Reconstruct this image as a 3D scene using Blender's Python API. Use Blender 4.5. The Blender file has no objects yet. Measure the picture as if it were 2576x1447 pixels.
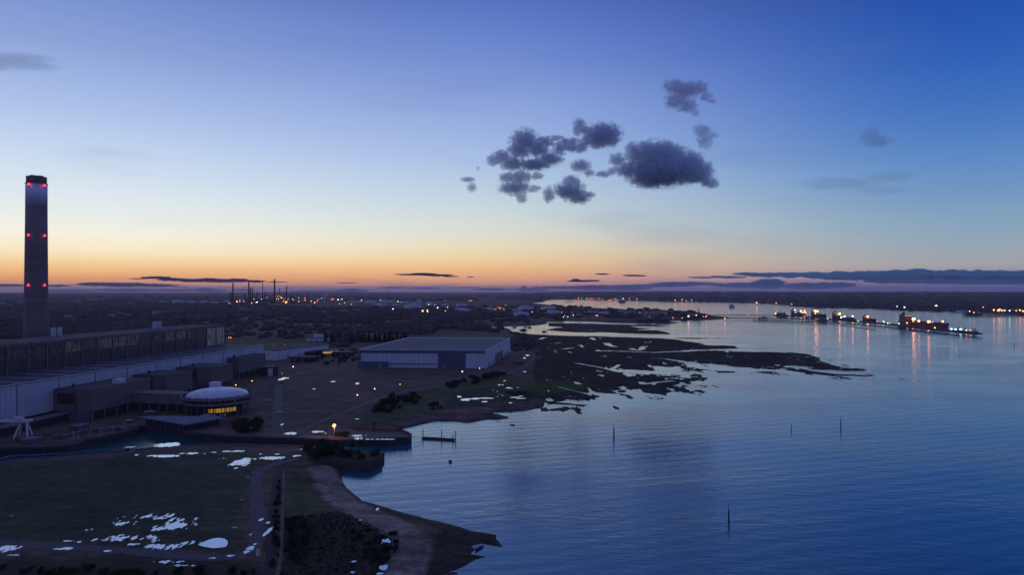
import bpy, bmesh, math, random
import numpy as np
from mathutils import Vector, noise as mnoise
random.seed(7); rng = np.random.default_rng(7)
S = bpy.context.scene
COL = S.collection
# ------------------------------------------------------------------ camera
H = 90.0; F = 1717.0; VE = 731.0; UC = 1288.0; VC = 723.5; RE = 6371000.0
PITCH = math.atan((VE-VC)/F)
cam_d = bpy.data.cameras.new('camera'); cam = bpy.data.objects.new('camera', cam_d); COL.objects.link(cam)
cam.location = (0, 0, H); cam.rotation_euler = (math.pi/2+PITCH, 0, 0)
cam_d.sensor_width = 36; cam_d.lens = F/2576*36; cam_d.clip_start = 1; cam_d.clip_end = 150000
S.camera = cam
S.view_settings.view_transform = 'Standard'; S.view_settings.look = 'None'
S.view_settings.exposure = 0.0; S.view_settings.gamma = 1
S.cycles.use_denoising = True
S.cycles.max_bounces = 5; S.cycles.diffuse_bounces = 1; S.cycles.glossy_bounces = 3; S.cycles.volume_bounces = 4
S.cycles.transmission_bounces = 3; S.cycles.transparent_max_bounces = 6
S.cycles.volume_step_rate = .5; S.cycles.volume_max_steps = 160

def lin(r, g, b):
    return tuple((((c/255)+0.055)/1.055)**2.4 if c/255 > 0.04045 else c/255/12.92 for c in (r, g, b))+(1.0,)

# ------------------------------------------------------------------ world: dusk sky
W = bpy.data.worlds.new('World'); S.world = W; W.use_nodes = True
nt = W.node_tree; nt.nodes.clear(); N = nt.nodes; L = nt.links
def mth(nt, op, a, b=None, c=None, clamp=False):
    n = nt.nodes.new('ShaderNodeMath'); n.operation = op; n.use_clamp = clamp
    for i, x in enumerate((a, b, c)):
        if x is None: continue
        if isinstance(x, (int, float)): n.inputs[i].default_value = x
        else: nt.links.new(x, n.inputs[i])
    return n.outputs[0]
def mrange(nt, x, a, b, c=0.0, d=1.0, smooth=False):
    n = nt.nodes.new('ShaderNodeMapRange'); n.interpolation_type = 'SMOOTHSTEP' if smooth else 'LINEAR'
    nt.links.new(x, n.inputs[0])
    for i, v in enumerate((a, b, c, d)): n.inputs[i+1].default_value = v
    return n.outputs[0]
def mixc(nt, f, a, b, mode='MIX'):
    n = nt.nodes.new('ShaderNodeMix'); n.data_type = 'RGBA'; n.blend_type = mode
    for sock, x in ((n.inputs[0], f), (n.inputs[6], a), (n.inputs[7], b)):
        if isinstance(x, (int, float)): sock.default_value = x
        elif isinstance(x, tuple): sock.default_value = x
        else: nt.links.new(x, sock)
    return n.outputs[2]
tc = N.new('ShaderNodeTexCoord'); sp = N.new('ShaderNodeSeparateXYZ'); L.new(tc.outputs['Generated'], sp.inputs[0])
X, Y, Z = sp.outputs
hyp = mth(nt, 'SQRT', mth(nt, 'ADD', mth(nt, 'MULTIPLY', X, X), mth(nt, 'MULTIPLY', Y, Y)))
tel = mth(nt, 'DIVIDE', Z, mth(nt, 'MAXIMUM', hyp, 0.02))
T0, T1 = -0.01, 0.62
tt = mrange(nt, tel, T0, T1)
def ramp(cols):
    r = N.new('ShaderNodeValToRGB'); e = r.color_ramp.elements
    while len(e) > 1: e.remove(e[-1])
    for i, (t, c) in enumerate(cols):
        p = min(1, max(0, (t-T0)/(T1-T0)))
        el = e[0] if i == 0 else e.new(p)
        el.position = p; el.color = lin(*c)
    L.new(tt, r.inputs[0]); return r.outputs[0]
def rcols(cs, rows): return [((VE-v)*cs/F, c) for v, c in rows]
RL = ramp(rcols(.88, [(745, (118,100,128)), (733, (138,122,148)), (724, (172,140,144)), (714, (225,158,124)), (700, (243,170,112)), (682, (250,196,134)), (660, (253,218,164)), (632, (254,238,204)), (592, (248,244,228)),
     (540, (232,238,237)), (487, (219,231,240)), (436, (207,222,240)), (359, (188,208,238)), (282, (170,191,232)), (205, (153,177,226)), (128, (138,160,214)), (0, (116,142,206)), (-120, (96,118,182)), (-400, (92,100,158))]))
RM = ramp(rcols(1.0, [(745, (94,88,128)), (735, (108,102,142)), (724, (146,130,152)), (714, (214,156,132)), (700, (234,168,130)), (682, (238,184,132)), (655, (240,206,156)), (618, (230,216,186)), (582, (216,219,208)),
     (540, (202,214,216)), (487, (186,206,223)), (436, (172,196,225)), (385, (160,184,225)), (308, (147,171,222)), (231, (132,157,216)), (154, (112,139,208)), (77, (97,126,201)), (0, (82,113,192)), (-120, (66,94,170)), (-400, (84,96,156))]))
RR = ramp(rcols(.85, [(745, (66,80,132)), (735, (74,88,142)), (718, (108,106,150)), (706, (128,122,156)), (690, (150,146,166)), (667, (166,166,172)), (641, (156,168,178)), (590, (140,166,188)), (538, (126,160,191)),
     (487, (110,150,193)), (410, (91,138,196)), (333, (73,122,193)), (256, (57,109,189)), (154, (40,94,181)), (0, (26,78,169)), (-120, (20,62,140)), (-400, (70,86,146))]))
RB = ramp([(-.01, (70,72,120)), (.05, (92,92,148)), (.15, (98,106,168)), (.35, (88,104,166)), (.6, (84,96,152))])
az = mth(nt, 'ARCTAN2', X, Y)
c1 = mixc(nt, mrange(nt, az, -.62, .14, smooth=True), RL, RM)
c2 = mixc(nt, mrange(nt, az, -.08, .62, smooth=True), c1, RR)
c3 = mixc(nt, mrange(nt, mth(nt, 'ABSOLUTE', mth(nt, 'ADD', az, .12)), .85, 2.2, smooth=True), c2, RB)
# thin stratus veils (3-D direction noise stretched along the horizon)
mp = N.new('ShaderNodeMapping'); mp.inputs['Scale'].default_value = (7, 7, 55); L.new(tc.outputs['Generated'], mp.inputs[0])
nz = N.new('ShaderNodeTexNoise'); nz.inputs['Scale'].default_value = 1.0; nz.inputs['Detail'].default_value = 7; nz.inputs['Roughness'].default_value = .58
L.new(mp.outputs[0], nz.inputs[0])
veil = mth(nt, 'MULTIPLY', mrange(nt, nz.outputs[0], .50, .70, smooth=True), mrange(nt, tel, .022, .003, smooth=True))
c4 = mixc(nt, mth(nt, 'MULTIPLY', veil, .45), c3, mixc(nt, mrange(nt, az, -.4, .5), lin(128,106,130), lin(62,72,126)))
mp2 = N.new('ShaderNodeMapping'); mp2.inputs['Scale'].default_value = (2.2, 2.2, 14); mp2.inputs['Location'].default_value = (3, 1, 4); L.new(tc.outputs['Generated'], mp2.inputs[0])
nz2 = N.new('ShaderNodeTexNoise'); nz2.inputs['Scale'].default_value = 1.3; nz2.inputs['Detail'].default_value = 6; L.new(mp2.outputs[0], nz2.inputs[0])
veil2 = mth(nt, 'MULTIPLY', mrange(nt, nz2.outputs[0], .54, .80, smooth=True), .22)
c5 = mixc(nt, veil2, c4, lin(88,104,165))
sky = N.new('ShaderNodeTexSky'); sky.sky_type = 'NISHITA'; sky.sun_disc = False
sky.sun_elevation = math.radians(-2.5); sky.sun_rotation = math.radians(-22); sky.altitude = 90
bg = N.new('ShaderNodeBackground'); bg.inputs[1].default_value = 1.0; L.new(c5, bg.inputs[0])
bg2 = N.new('ShaderNodeBackground'); bg2.inputs[1].default_value = 0.05; L.new(sky.outputs[0], bg2.inputs[0])
ad = N.new('ShaderNodeAddShader'); L.new(bg.outputs[0], ad.inputs[0]); L.new(bg2.outputs[0], ad.inputs[1])
wo = N.new('ShaderNodeOutputWorld'); L.new(ad.outputs[0], wo.inputs[0])
try: W.cycles.sampling_method = 'MANUAL'; W.cycles.sample_map_resolution = 1024
except Exception: pass

# ------------------------------------------------------------------ coordinates traced on the ground
CR = {'A': (0, 1100, 2.067), 'B': (800, 1100, 2.067), 'C': (0, 1650, 2.444), 'D': (900, 1650, 2.3418), 'E': (1700, 1100, 2.412),
      'F': (2600, 1100, 1.8506), 'G': (2900, 1150, 2.576), 'H': (500, 1050, 2.576), 'I': (1300, 1000, 2.1467), 'J': (500, 1450, 4.2933),
      'K': (1300, 1650, 4.2933), 'L': (1700, 250, 2.1467), 'U': (0, 0, 1/1.5497), 'N': (0, 950, 1.84), 'R': (2500, 950, 1.7265)}
def uv(k, x, y):
    a, b, s = CR[k]; return ((a+x/s)/1.5497, (b+y/s)/1.5497)
def drop(x, y): return -(x*x+y*y)/(2*RE)
def ray(u, v):
    a = u-UC; z = VC-v; cp, sn = math.cos(PITCH), math.sin(PITCH)
    y = F*cp-z*sn; zz = F*sn+z*cp
    return a/y, zz/y                      # x per y, z per y
def G(u, v, z=0.0):
    sx, sz = ray(u, v); y = (z-H)/sz if sz < -1e-4 else 30000
    for _ in range(6):
        q = (1+sx*sx)/(2*RE)
        y = (H-z+q*y*y)/(-sz) if sz < -1e-4 else 30000
        y = min(y, 30000)
    return Vector((sx*y, y, z+drop(sx*y, y)))
def P(k, x, y, z=0.0): return G(*uv(k, x, y), z)
def at(u, v, y):
    sx, sz = ray(u, v); return Vector((sx*y, y, H+sz*y))
def PL(txt, z=0.0):
    out = []; k = None
    for tok in txt.split():
        if tok.isalpha(): k = tok; continue
        x, y = tok.split(','); p = P(k, float(x), float(y), z); out.append((p.x, p.y))
    return out
Z0 = 3.5

# ------------------------------------------------------------------ materials
MATS = {}
def mat(name, col, rough=.8, metal=0.0, var=.25, scale=.6, bump=0.0, spec=.3, streak=None, emit=None, es=0.0):
    if name in MATS: return MATS[name]
    m = bpy.data.materials.new(name); m.use_nodes = True; t = m.node_tree; b = t.nodes['Principled BSDF']
    b.inputs['Roughness'].default_value = rough; b.inputs['Metallic'].default_value = metal
    b.inputs['Specular IOR Level'].default_value = spec
    c = tuple(col)+(1,)
    if var > 0:
        g = t.nodes.new('ShaderNodeNewGeometry'); mp = t.nodes.new('ShaderNodeMapping'); t.links.new(g.outputs['Position'], mp.inputs[0])
        if streak: mp.inputs['Scale'].default_value = streak
        n = t.nodes.new('ShaderNodeTexNoise'); n.inputs['Scale'].default_value = scale; n.inputs['Detail'].default_value = 6
        t.links.new(mp.outputs[0], n.inputs[0])
        o = mixc(t, mrange(t, n.outputs[0], .3, .7), tuple(x*(1-var) for x in col)+(1,), tuple(min(1, x*(1+var)) for x in col)+(1,))
        t.links.new(o, b.inputs['Base Color'])
        if bump:
            bp = t.nodes.new('ShaderNodeBump'); bp.inputs['Strength'].default_value = bump; t.links.new(n.outputs[0], bp.inputs['Height']); t.links.new(bp.outputs[0], b.inputs['Normal'])
    else: b.inputs['Base Color'].default_value = c
    if emit:
        b.inputs['Emission Color'].default_value = tuple(emit)+(1,); b.inputs['Emission Strength'].default_value = es
    MATS[name] = m; return m
def panel_mat(name, col, pitch=2.0, var=.12, rough=.6, axis='XY', seam=.75):
    """cladding with vertical seams and slight panel-to-panel variation"""
    if name in MATS: return MATS[name]
    m = bpy.data.materials.new(name); m.use_nodes = True; t = m.node_tree; b = t.nodes['Principled BSDF']
    b.inputs['Roughness'].default_value = rough
    g = t.nodes.new('ShaderNodeNewGeometry'); s = t.nodes.new('ShaderNodeSeparateXYZ'); t.links.new(g.outputs['Position'], s.inputs[0])
    a = mth(t, 'ADD', s.outputs[0], mth(t, 'MULTIPLY', s.outputs[1], .97))
    if axis == 'Z': a = s.outputs[2]
    q = mth(t, 'DIVIDE', a, pitch); fr = mth(t, 'FRACT', q); fl = mth(t, 'FLOOR', q)
    wn = t.nodes.new('ShaderNodeTexWhiteNoise'); wn.noise_dimensions = '1D'; t.links.new(fl, wn.inputs['W'])
    n = t.nodes.new('ShaderNodeTexNoise'); n.inputs['Scale'].default_value = .12; n.inputs['Detail'].default_value = 8; t.links.new(g.outputs['Position'], n.inputs[0])
    f = mth(t, 'ADD', mth(t, 'MULTIPLY', wn.outputs[0], .5), mth(t, 'MULTIPLY', n.outputs[0], .7))
    c = mixc(t, f, tuple(x*(1-var) for x in col)+(1,), tuple(min(1, x*(1+var)) for x in col)+(1,))
    c = mixc(t, mth(t, 'LESS_THAN', fr, .1), c, tuple(x*seam for x in col)+(1,))
    t.links.new(c, b.inputs['Base Color']); MATS[name] = m; return m
def lamp_mat(name, c, s): return mat(name, (.05, .04, .03), .4, var=0, emit=c, es=s)

M_conc = mat('concrete', (.20,.18,.17), .9, scale=.25, bump=.1)
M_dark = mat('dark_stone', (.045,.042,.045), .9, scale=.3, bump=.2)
M_brick = panel_mat('ribbed_brick', (.17,.135,.135), 1.6, .14, .9, 'Z', .8)
M_clad = panel_mat('pale_cladding', (.48,.51,.60), 4.0, .15, .5)
M_clad2 = panel_mat('white_cladding', (.60,.63,.70), 5.0, .14, .5)
M_clad3 = panel_mat('grey_cladding', (.10,.11,.16), 5.0, .08, .6)
M_roof = mat('felt_roof', (.085,.075,.085), .9, var=.35, scale=.05, streak=(3, .6, 1))
M_wroof = mat('warehouse_roof', (.14,.145,.17), .85, var=.18, scale=.08, streak=(.4, 3, 1))
M_steel = mat('steel', (.14,.14,.16), .6, .3)
M_rust = mat('rusty_steel', (.13,.055,.04), .8, var=.4, scale=.8)
M_white = mat('white_paint', (.62,.64,.68), .5, var=.08)
M_tank = mat('tank_white', (.50,.52,.60), .5, var=.12, scale=.06)
M_chim = panel_mat('chimney_concrete', (.21,.165,.165), 6.0, .16, .9, 'Z', .84)
M_chimw = mat('chimney_white', (.62,.66,.80), .8, var=.1, scale=.1)
M_glassd = mat('dark_glass', (.02,.025,.035), .08, spec=.6, var=0)
M_red = mat('red_paint', (.20,.045,.035), .6, var=.25, scale=.2)
M_hull = mat('dark_hull', (.035,.035,.045), .6, var=.3)
M_ship = mat('ship_housing', (.16,.12,.12), .6, var=.25)
M_deckm = mat('ship_deck', (.12,.06,.05), .8)
M_timber = mat('wet_timber', (.07,.05,.045), .8, var=.35)
M_tarmac = mat('tarmac', (.075,.070,.085), .75, var=.3, scale=.35, bump=.1)
M_track = mat('gravel_track', (.15,.12,.11), .95, var=.3, scale=.4)
M_trunk = mat('bark', (.05,.04,.035), .9)
M_dome = mat('dome_skin', (.55,.60,.72), .35, var=.22, scale=.28, streak=(1, 2.5, 1))
M_slate = mat('slate_roof', (.16,.17,.23), .7, var=.15)
M_yel = mat('yellow_paint', (.55,.48,.08), .6)
LM = {'w': lamp_mat('lamp_white', (1,.82,.62), 5), 'y': lamp_mat('lamp_yellow', (1,.50,.10), 6), 'o': lamp_mat('lamp_amber', (1,.24,.04), 6),
      'p': lamp_mat('lamp_pink', (1,.40,.62), 5), 'r': lamp_mat('lamp_red', (1,.04,.05), 4), 'g': lamp_mat('lamp_green', (.35,1,.42), 4),
      'c': lamp_mat('lamp_cyan', (.55,1,.85), 7), 'O': lamp_mat('lamp_flood', (1,.30,.08), 18), 'F': lamp_mat('flood_orange', (1,.30,.035), 4.5), 'R': lamp_mat('warning_red', (1,.02,.05), 7)}
M_win = lamp_mat('lit_window', (1,.56,.07), .32)
M_windim = lamp_mat('lit_window_dim', (1,.50,.06), .16)
M_win2 = lamp_mat('lit_window_pale', (.9,.85,.45), .5)
def foliage(name, c1, c2):
    m = bpy.data.materials.new(name); m.use_nodes = True; t = m.node_tree; b = t.nodes['Principled BSDF']
    b.inputs['Roughness'].default_value = .85; b.inputs['Specular IOR Level'].default_value = .15
    g = t.nodes.new('ShaderNodeNewGeometry'); n = t.nodes.new('ShaderNodeTexNoise'); n.inputs['Scale'].default_value = .35; n.inputs['Detail'].default_value = 5
    t.links.new(g.outputs['Position'], n.inputs[0])
    t.links.new(mixc(t, mrange(t, n.outputs[0], .35, .65), tuple(c1)+(1,), tuple(c2)+(1,)), b.inputs['Base Color']); return m
M_leaf = foliage('winter_foliage', (.018,.016,.012), (.05,.042,.028))
M_pine = foliage('pine_foliage', (.012,.018,.012), (.028,.036,.02))
M_bush = foliage('gorse_foliage', (.016,.02,.010), (.045,.05,.02))
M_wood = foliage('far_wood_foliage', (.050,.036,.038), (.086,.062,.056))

# ------------------------------------------------------------------ mesh helpers
def tag(o, label=None, cat=None, group=None, kind=None):
    if label: o['label'] = label
    if cat: o['category'] = cat
    if group: o['group'] = group
    if kind: o['kind'] = kind
    return o
def empty(name, loc=(0,0,0), rz=0.0):
    o = bpy.data.objects.new(name, None); COL.objects.link(o); o.location = loc; o.rotation_euler[2] = rz; o.empty_display_size = .5; return o
class MB:
    def __init__(s): s.v = []; s.f = []
    def add(s, vs, fs):
        n = len(s.v); s.v += [tuple(v) for v in vs]; s.f += [tuple(i+n for i in f) for f in fs]; return s
    def box(s, x0, y0, z0, x1, y1, z1):
        return s.add([(x0,y0,z0),(x1,y0,z0),(x1,y1,z0),(x0,y1,z0),(x0,y0,z1),(x1,y0,z1),(x1,y1,z1),(x0,y1,z1)],
                     [(0,3,2,1),(4,5,6,7),(0,1,5,4),(1,2,6,5),(2,3,7,6),(3,0,4,7)])
    def cbox(s, cx, cy, cz, sx, sy, sz): return s.box(cx-sx/2, cy-sy/2, cz, cx+sx/2, cy+sy/2, cz+sz)
    def prism(s, poly, z0, z1, z1s=None):
        n = len(poly); a = sum(poly[i][0]*poly[(i+1)%n][1]-poly[(i+1)%n][0]*poly[i][1] for i in range(n))
        if a < 0: poly = poly[::-1]; z1s = z1s[::-1] if z1s else None
        vs = [(p[0],p[1],z0) for p in poly]+[(p[0],p[1],(z1s[i] if z1s else z1)) for i, p in enumerate(poly)]
        return s.add(vs, [tuple(range(n-1,-1,-1)), tuple(range(n,2*n))]+[(i,(i+1)%n,(i+1)%n+n,i+n) for i in range(n)])
    def lathe(s, prof, n=16, cx=0, cy=0, cap=True):
        vs = []; fs = []
        for r, z in prof:
            for k in range(n): a = 2*math.pi*k/n; vs.append((cx+r*math.cos(a), cy+r*math.sin(a), z))
        for j in range(len(prof)-1):
            for k in range(n): k2 = (k+1)%n; fs.append((j*n+k, j*n+k2, (j+1)*n+k2, (j+1)*n+k))
        if cap: fs.append(tuple(range(n-1,-1,-1))); fs.append(tuple(range((len(prof)-1)*n, len(prof)*n)))
        return s.add(vs, fs)
    def bar(s, a, b, r, n=5, r2=None):
        a = Vector(a); b = Vector(b); d = (b-a); r2 = r if r2 is None else r2
        if d.length < 1e-6: return s
        d.normalize(); u = d.orthogonal().normalized(); w = d.cross(u); vs = []
        for p, rr in ((a, r), (b, r2)):
            for k in range(n): t = 2*math.pi*k/n; vs.append(p+u*math.cos(t)*rr+w*math.sin(t)*rr)
        return s.add(vs, [(k,(k+1)%n,(k+1)%n+n,k+n) for k in range(n)]+[tuple(range(n-1,-1,-1)), tuple(range(n,2*n))])
    def ball(s, c, r, sub=1):
        bm = bmesh.new(); bmesh.ops.create_icosphere(bm, subdivisions=sub, radius=1)
        rr = r if isinstance(r, tuple) else (r, r, r)
        vs = [(c[0]+v.co.x*rr[0], c[1]+v.co.y*rr[1], c[2]+v.co.z*rr[2]) for v in bm.verts]; fs = [tuple(v.index for v in f.verts) for f in bm.faces]
        bm.free(); return s.add(vs, fs)
    def build(s, name, m, parent=None, smooth=False):
        me = bpy.data.meshes.new(name); me.from_pydata(s.v, [], s.f); me.update()
        if smooth: me.polygons.foreach_set('use_smooth', [True]*len(me.polygons))
        me.materials.append(m); o = bpy.data.objects.new(name, me); COL.objects.link(o); o.parent = parent; return o
def copy_tree(o, parent=None):
    c = o.copy(); COL.objects.link(c); c.parent = parent
    for ch in list(o.children): copy_tree(ch, c)
    return c
def np_mesh(name, V, Fq, m, kind=None):
    me = bpy.data.meshes.new(name); n = len(V); k = Fq.shape[1]
    me.vertices.add(n); me.vertices.foreach_set('co', np.asarray(V, np.float32).ravel())
    me.loops.add(len(Fq)*k); me.loops.foreach_set('vertex_index', Fq.astype(np.int32).ravel())
    me.polygons.add(len(Fq)); me.polygons.foreach_set('loop_start', np.arange(0, len(Fq)*k, k, dtype=np.int32))
    me.update(calc_edges=True); me.validate()
    me.materials.append(m); o = bpy.data.objects.new(name, me); COL.objects.link(o)
    if kind: o['kind'] = kind
    return o

# ------------------------------------------------------------------ numpy noise / sdf
def _h(ix, iy, seed):
    h = (ix.astype(np.int64)*374761393+iy.astype(np.int64)*668265263+seed*1442695041) & 0xffffffff
    h = ((h ^ (h >> 13))*1274126177) & 0xffffffff
    return ((h ^ (h >> 16)) & 0xffff)/65535.0
def vnoise(x, y, seed=0):
    ix = np.floor(x); iy = np.floor(y); fx = x-ix; fy = y-iy; fx = fx*fx*(3-2*fx); fy = fy*fy*(3-2*fy)
    a = _h(ix,iy,seed); b = _h(ix+1,iy,seed); c = _h(ix,iy+1,seed); d = _h(ix+1,iy+1,seed)
    return (a*(1-fx)+b*fx)*(1-fy)+(c*(1-fx)+d*fx)*fy
def fbm(x, y, sc, octv=4, seed=0):
    s = 0; a = .5; t = 0; x = x/sc; y = y/sc
    for o in range(octv): s = s+a*vnoise(x, y, seed+o*17); t += a; a *= .5; x = x*2.03+5.1; y = y*2.03+3.7
    return s/t-.5
def sdf(x, y, poly, lim=120):
    px = np.array([p[0] for p in poly]); py = np.array([p[1] for p in poly])
    out = np.full(x.shape, -float(lim)); bb = (x > px.min()-lim) & (x < px.max()+lim) & (y > py.min()-lim) & (y < py.max()+lim)
    if not bb.any(): return out
    X = x[bb]; Y = y[bb]; d2 = np.full(X.shape, 1e18); ins = np.zeros(X.shape, bool); n = len(px)
    for i in range(n):
        x0, y0, x1, y1 = px[i], py[i], px[(i+1)%n], py[(i+1)%n]; ex, ey = x1-x0, y1-y0; l2 = ex*ex+ey*ey+1e-9
        t = np.clip(((X-x0)*ex+(Y-y0)*ey)/l2, 0, 1); d2 = np.minimum(d2, (X-x0-t*ex)**2+(Y-y0-t*ey)**2)
        c = ((y0 > Y) != (y1 > Y))
        if c.any(): ins ^= c & (X < ex*(Y-y0)/(ey if abs(ey) > 1e-12 else 1e-12)+x0)
    d = np.sqrt(d2); out[bb] = np.where(ins, d, -d); return out
def sdline(x, y, pts, lim=60):
    px = [p[0] for p in pts]; py = [p[1] for p in pts]
    out = np.full(x.shape, float(lim)); bb = (x > min(px)-lim) & (x < max(px)+lim) & (y > min(py)-lim) & (y < max(py)+lim)
    if not bb.any(): return out
    X = x[bb]; Y = y[bb]; d2 = np.full(X.shape, 1e18)
    for i in range(len(px)-1):
        x0, y0, x1, y1 = px[i], py[i], px[i+1], py[i+1]; ex, ey = x1-x0, y1-y0; l2 = ex*ex+ey*ey+1e-9
        t = np.clip(((X-x0)*ex+(Y-y0)*ey)/l2, 0, 1); d2 = np.minimum(d2, (X-x0-t*ex)**2+(Y-y0-t*ey)**2)
    out[bb] = np.sqrt(d2); return out

# ------------------------------------------------------------------ coastline
MAIN = PL('''D 1700,1600 1790,1400 1960,1370 2060,1345 2140,1310 2230,1255 2340,1222 2230,1208 2190,1200 2230,1160 2190,1125 2290,1105 2400,1125 2485,1138 2450,1090
 2425,1060 2425,1022 2300,1000 2180,985 2080,945 1900,900 1780,875 1700,850 1600,830 1510,805 1350,755 1200,715 1130,660 1060,590 1020,530 1008,490 1030,450
 1100,330 1180,200 1200,110 1350,80 1480,78 E 0,1310 150,1310 300,1325 420,1305 500,1290 600,1293 690,1275 620,1255 540,1240 530,1225 750,1215 850,1205
 1000,1180 1050,1050 1000,850 1050,700 1000,560 900,500 780,482 700,455 690,440 460,435 460,424 700,415 850,413 1040,395 1040,376 1200,366 1450,370 1600,380
 1800,386 2200,390 2310,385 2150,375 2000,366 2412,361 F 250,275 330,272 420,266 460,260 350,245 250,225 200,214 50,208
 E 2100,265 1700,262 1560,256 1260,254 1580,251 1500,245 1300,238 1050,215 900,198 1000,190 1060,170 1100,163 1300,163 1500,165 2000,177
 F 0,140 200,142 600,150 870,168 1000,183 1400,190 1700,205 2000,213 2576,238''')
MAIN += [(5000, 2100), (60000, 2000), (60000, 60000), (-60000, 60000), (-60000, -400), (-200, -400), (-20, 100)]
MARSH = [PL('''E 650,480 1200,505 1700,515 2100,530 2412,555 F 100,420 250,440 300,455 480,462 540,480 400,485 200,492 400,497 900,510 1000,520 1100,545 1110,570
 1160,585 1280,622 1410,640 1300,643 1150,628 1080,634 1000,612 840,598 830,612 1000,636 1200,664 1350,666 1520,680 1420,686 1200,682 1000,656 830,628 640,618
 500,612 440,602 250,590 200,575 60,566 150,600 250,630 330,640 200,640 60,612 E 2412,800 2250,803 2020,795 2120,822 2050,835 1900,830 1700,827 1660,820
 1700,843 1900,862 2100,875 2200,880 2412,905 F 60,675 300,690 180,715 100,732 E 2400,985 2330,990 2300,1035 2050,1052 1950,1040 1930,1000 1860,1010 1700,1050 1500,1040
 1450,1055 1530,1075 1490,1105 1410,1120 1240,1112 1140,1132 1420,1155 1380,1172 1200,1157 1100,1150 1000,1182 900,1050 850,800 700,600'''),
 PL('E 1060,385 1500,392 1700,400 2050,402 2190,413 2060,418 1800,415 1900,430 2060,440 1870,450 2100,455 2170,470 2230,493 2000,490 1700,480 1560,472 1500,478 1250,470 1030,452 1100,434 1180,425 1060,415'),
 PL('E 1980,1075 2080,1078 2150,1087 2130,1102 2020,1098'), PL('F 360,648 440,642 530,650 460,656 370,656'), PL('F 650,652 740,648 850,655 740,661'),
 PL('F 30,405 200,403 430,407 250,411 60,409'), PL('F -300,700 -100,690 100,700 60,716 -200,722'), PL('F -250,760 -120,748 120,762 30,775 -180,772'),
 PL('E 490,1268 560,1255 690,1270 680,1290 560,1290'), PL('E 1100,166 1250,166 1250,160 1100,161'), PL('E 1180,190 1240,186 1310,190 1240,194')]
CREEK = [(PL(t), w) for t, w in [
 ('E 1545,648 1750,653 1900,657 2050,661 2250,656 2412,646 F 320,489 560,483', 7), ('E 1830,625 1900,642 1940,632 1935,614 1975,605', 4.5), ('E 1600,575 1630,595 1680,608', 5),
 ('E 1320,765 1500,795 1620,820 1700,836 1850,846', 2.6), ('E 1720,778 1700,795 1655,817', 2.2), ('E 1420,842 1600,836 1700,838', 1.5), ('E 2050,717 2150,722 2300,745 2450,768', 3.5),
 ('E 890,940 1000,968 1150,985 1260,1015 1390,1045', .8), ('E 1070,955 1200,940 1300,940 1380,965', .8), ('E 1960,960 2100,940 2230,930', 3), ('E 705,1080 750,1096 830,1096', 1.6),
 ('E 1200,630 1240,625 1285,620', 5), ('E 1430,578 1445,578', 5), ('E 950,541 985,535 1022,522', 4), ('E 900,542 920,541', 3), ('E 1120,580 1170,572', 3), ('E 1950,962 1930,940', 3), ('E 2170,905 2300,910', 4),
 ('E 1310,940 1340,960', 2), ('E 2000,780 2010,792', 3), ('E 840,917 885,932', 1.8), ('E 1210,1078 1300,1078', 2.2), ('E 1230,1107 1300,1107', 2), ('E 1145,1131 1230,1134', 2), ('E 790,1074 850,1076', 1.3), ('E 780,998 805,1000', 1.2)]]
BASIN = PL('C -700,268 0,247 600,227 730,203 830,165 1000,132 1150,97 1300,62 1336,30 1620,52 1791,98 D 0,128 500,140 1000,158 1155,160 1515,150 1620,150 1500,300 1400,275 1240,252 1100,245 937,234 650,207 C 2444,202 2100,195 1750,207 1500,224 1380,242 1080,270 600,303 100,333 0,352 -700,385', Z0)
NPIER = PL('K -120,100 350,125 990,150 1130,150 1210,172 1310,225 1240,262 1120,262 900,275 700,285 400,290 -120,270', Z0)
SPIER = PL('K -250,430 0,440 300,448 530,462 700,500 812,530 812,600 700,660 620,700 400,705 200,690 0,668 -250,640', Z0)
SHINGLE = PL('D 830,420 880,500 900,570 980,660 1100,760 1300,860 1500,960 1640,1080 1650,1200 1560,1386 1480,1600', 2.5)
COVER = [  # polygon, feather m, colour
 (PL('C -900,440 0,398 1000,335 1700,302 2444,290 D 200,440 150,650 80,1000 10,1120 C 2250,1230 1200,1170 0,1120 -900,1120', Z0), 3, (.031,.045,.028)),
 (PL('D 470,440 560,395 760,420 800,560 880,680 1000,770 800,850 600,880 470,920', Z0), 9, (.027,.048,.018)),
 (PL('D 490,900 800,810 1040,800 1250,890 1460,1000 1540,1140 1440,1280 1400,1500 380,1500 440,1150', Z0), 3, (.020,.020,.014)),
 (PL('B 1230,1180 1330,1020 1480,930 2067,840 E 450,900 700,870 900,960 600,1010 300,1060 100,1090 0,1150 0,1260 B 1700,1080 1400,1180', 2), 4, (.034,.052,.020)),
 (PL('E 260,1020 700,960 1000,940 1080,1080 900,1110 500,1150 200,1190 60,1190 120,1080', Z0), 5, (.020,.027,.015)),
 (PL('B 500,830 650,800 660,970 600,1010 480,950', Z0), 2, (.055,.050,.068)), (PL('B 560,1000 620,1000 620,1210 560,1180', Z0), 2, (.055,.050,.065)),
 (PL('E 750,1000 1000,930 1350,930 1500,985 1300,1025 1000,1060 800,1040', .5), 8, (.030,.070,.018)),
 (PL('C -400,1330 1200,1250 2000,1300 2440,1290 2600,1500 -400,1500', Z0), 4, (.022,.022,.016)),
 (PL('J 1000,1080 1250,900 1960,790 2576,800 2576,1120 1600,1060', Z0), 2, (.085,.068,.062)),
 (PL('K -250,430 530,462 812,530 812,600 600,690 400,700 0,668 -250,640', Z0), 1, (.03,.036,.018)),
 (PL('D 700,560 720,200 1100,240 1100,400 1000,420 820,400', Z0), 2, (.026,.030,.018))]

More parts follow.
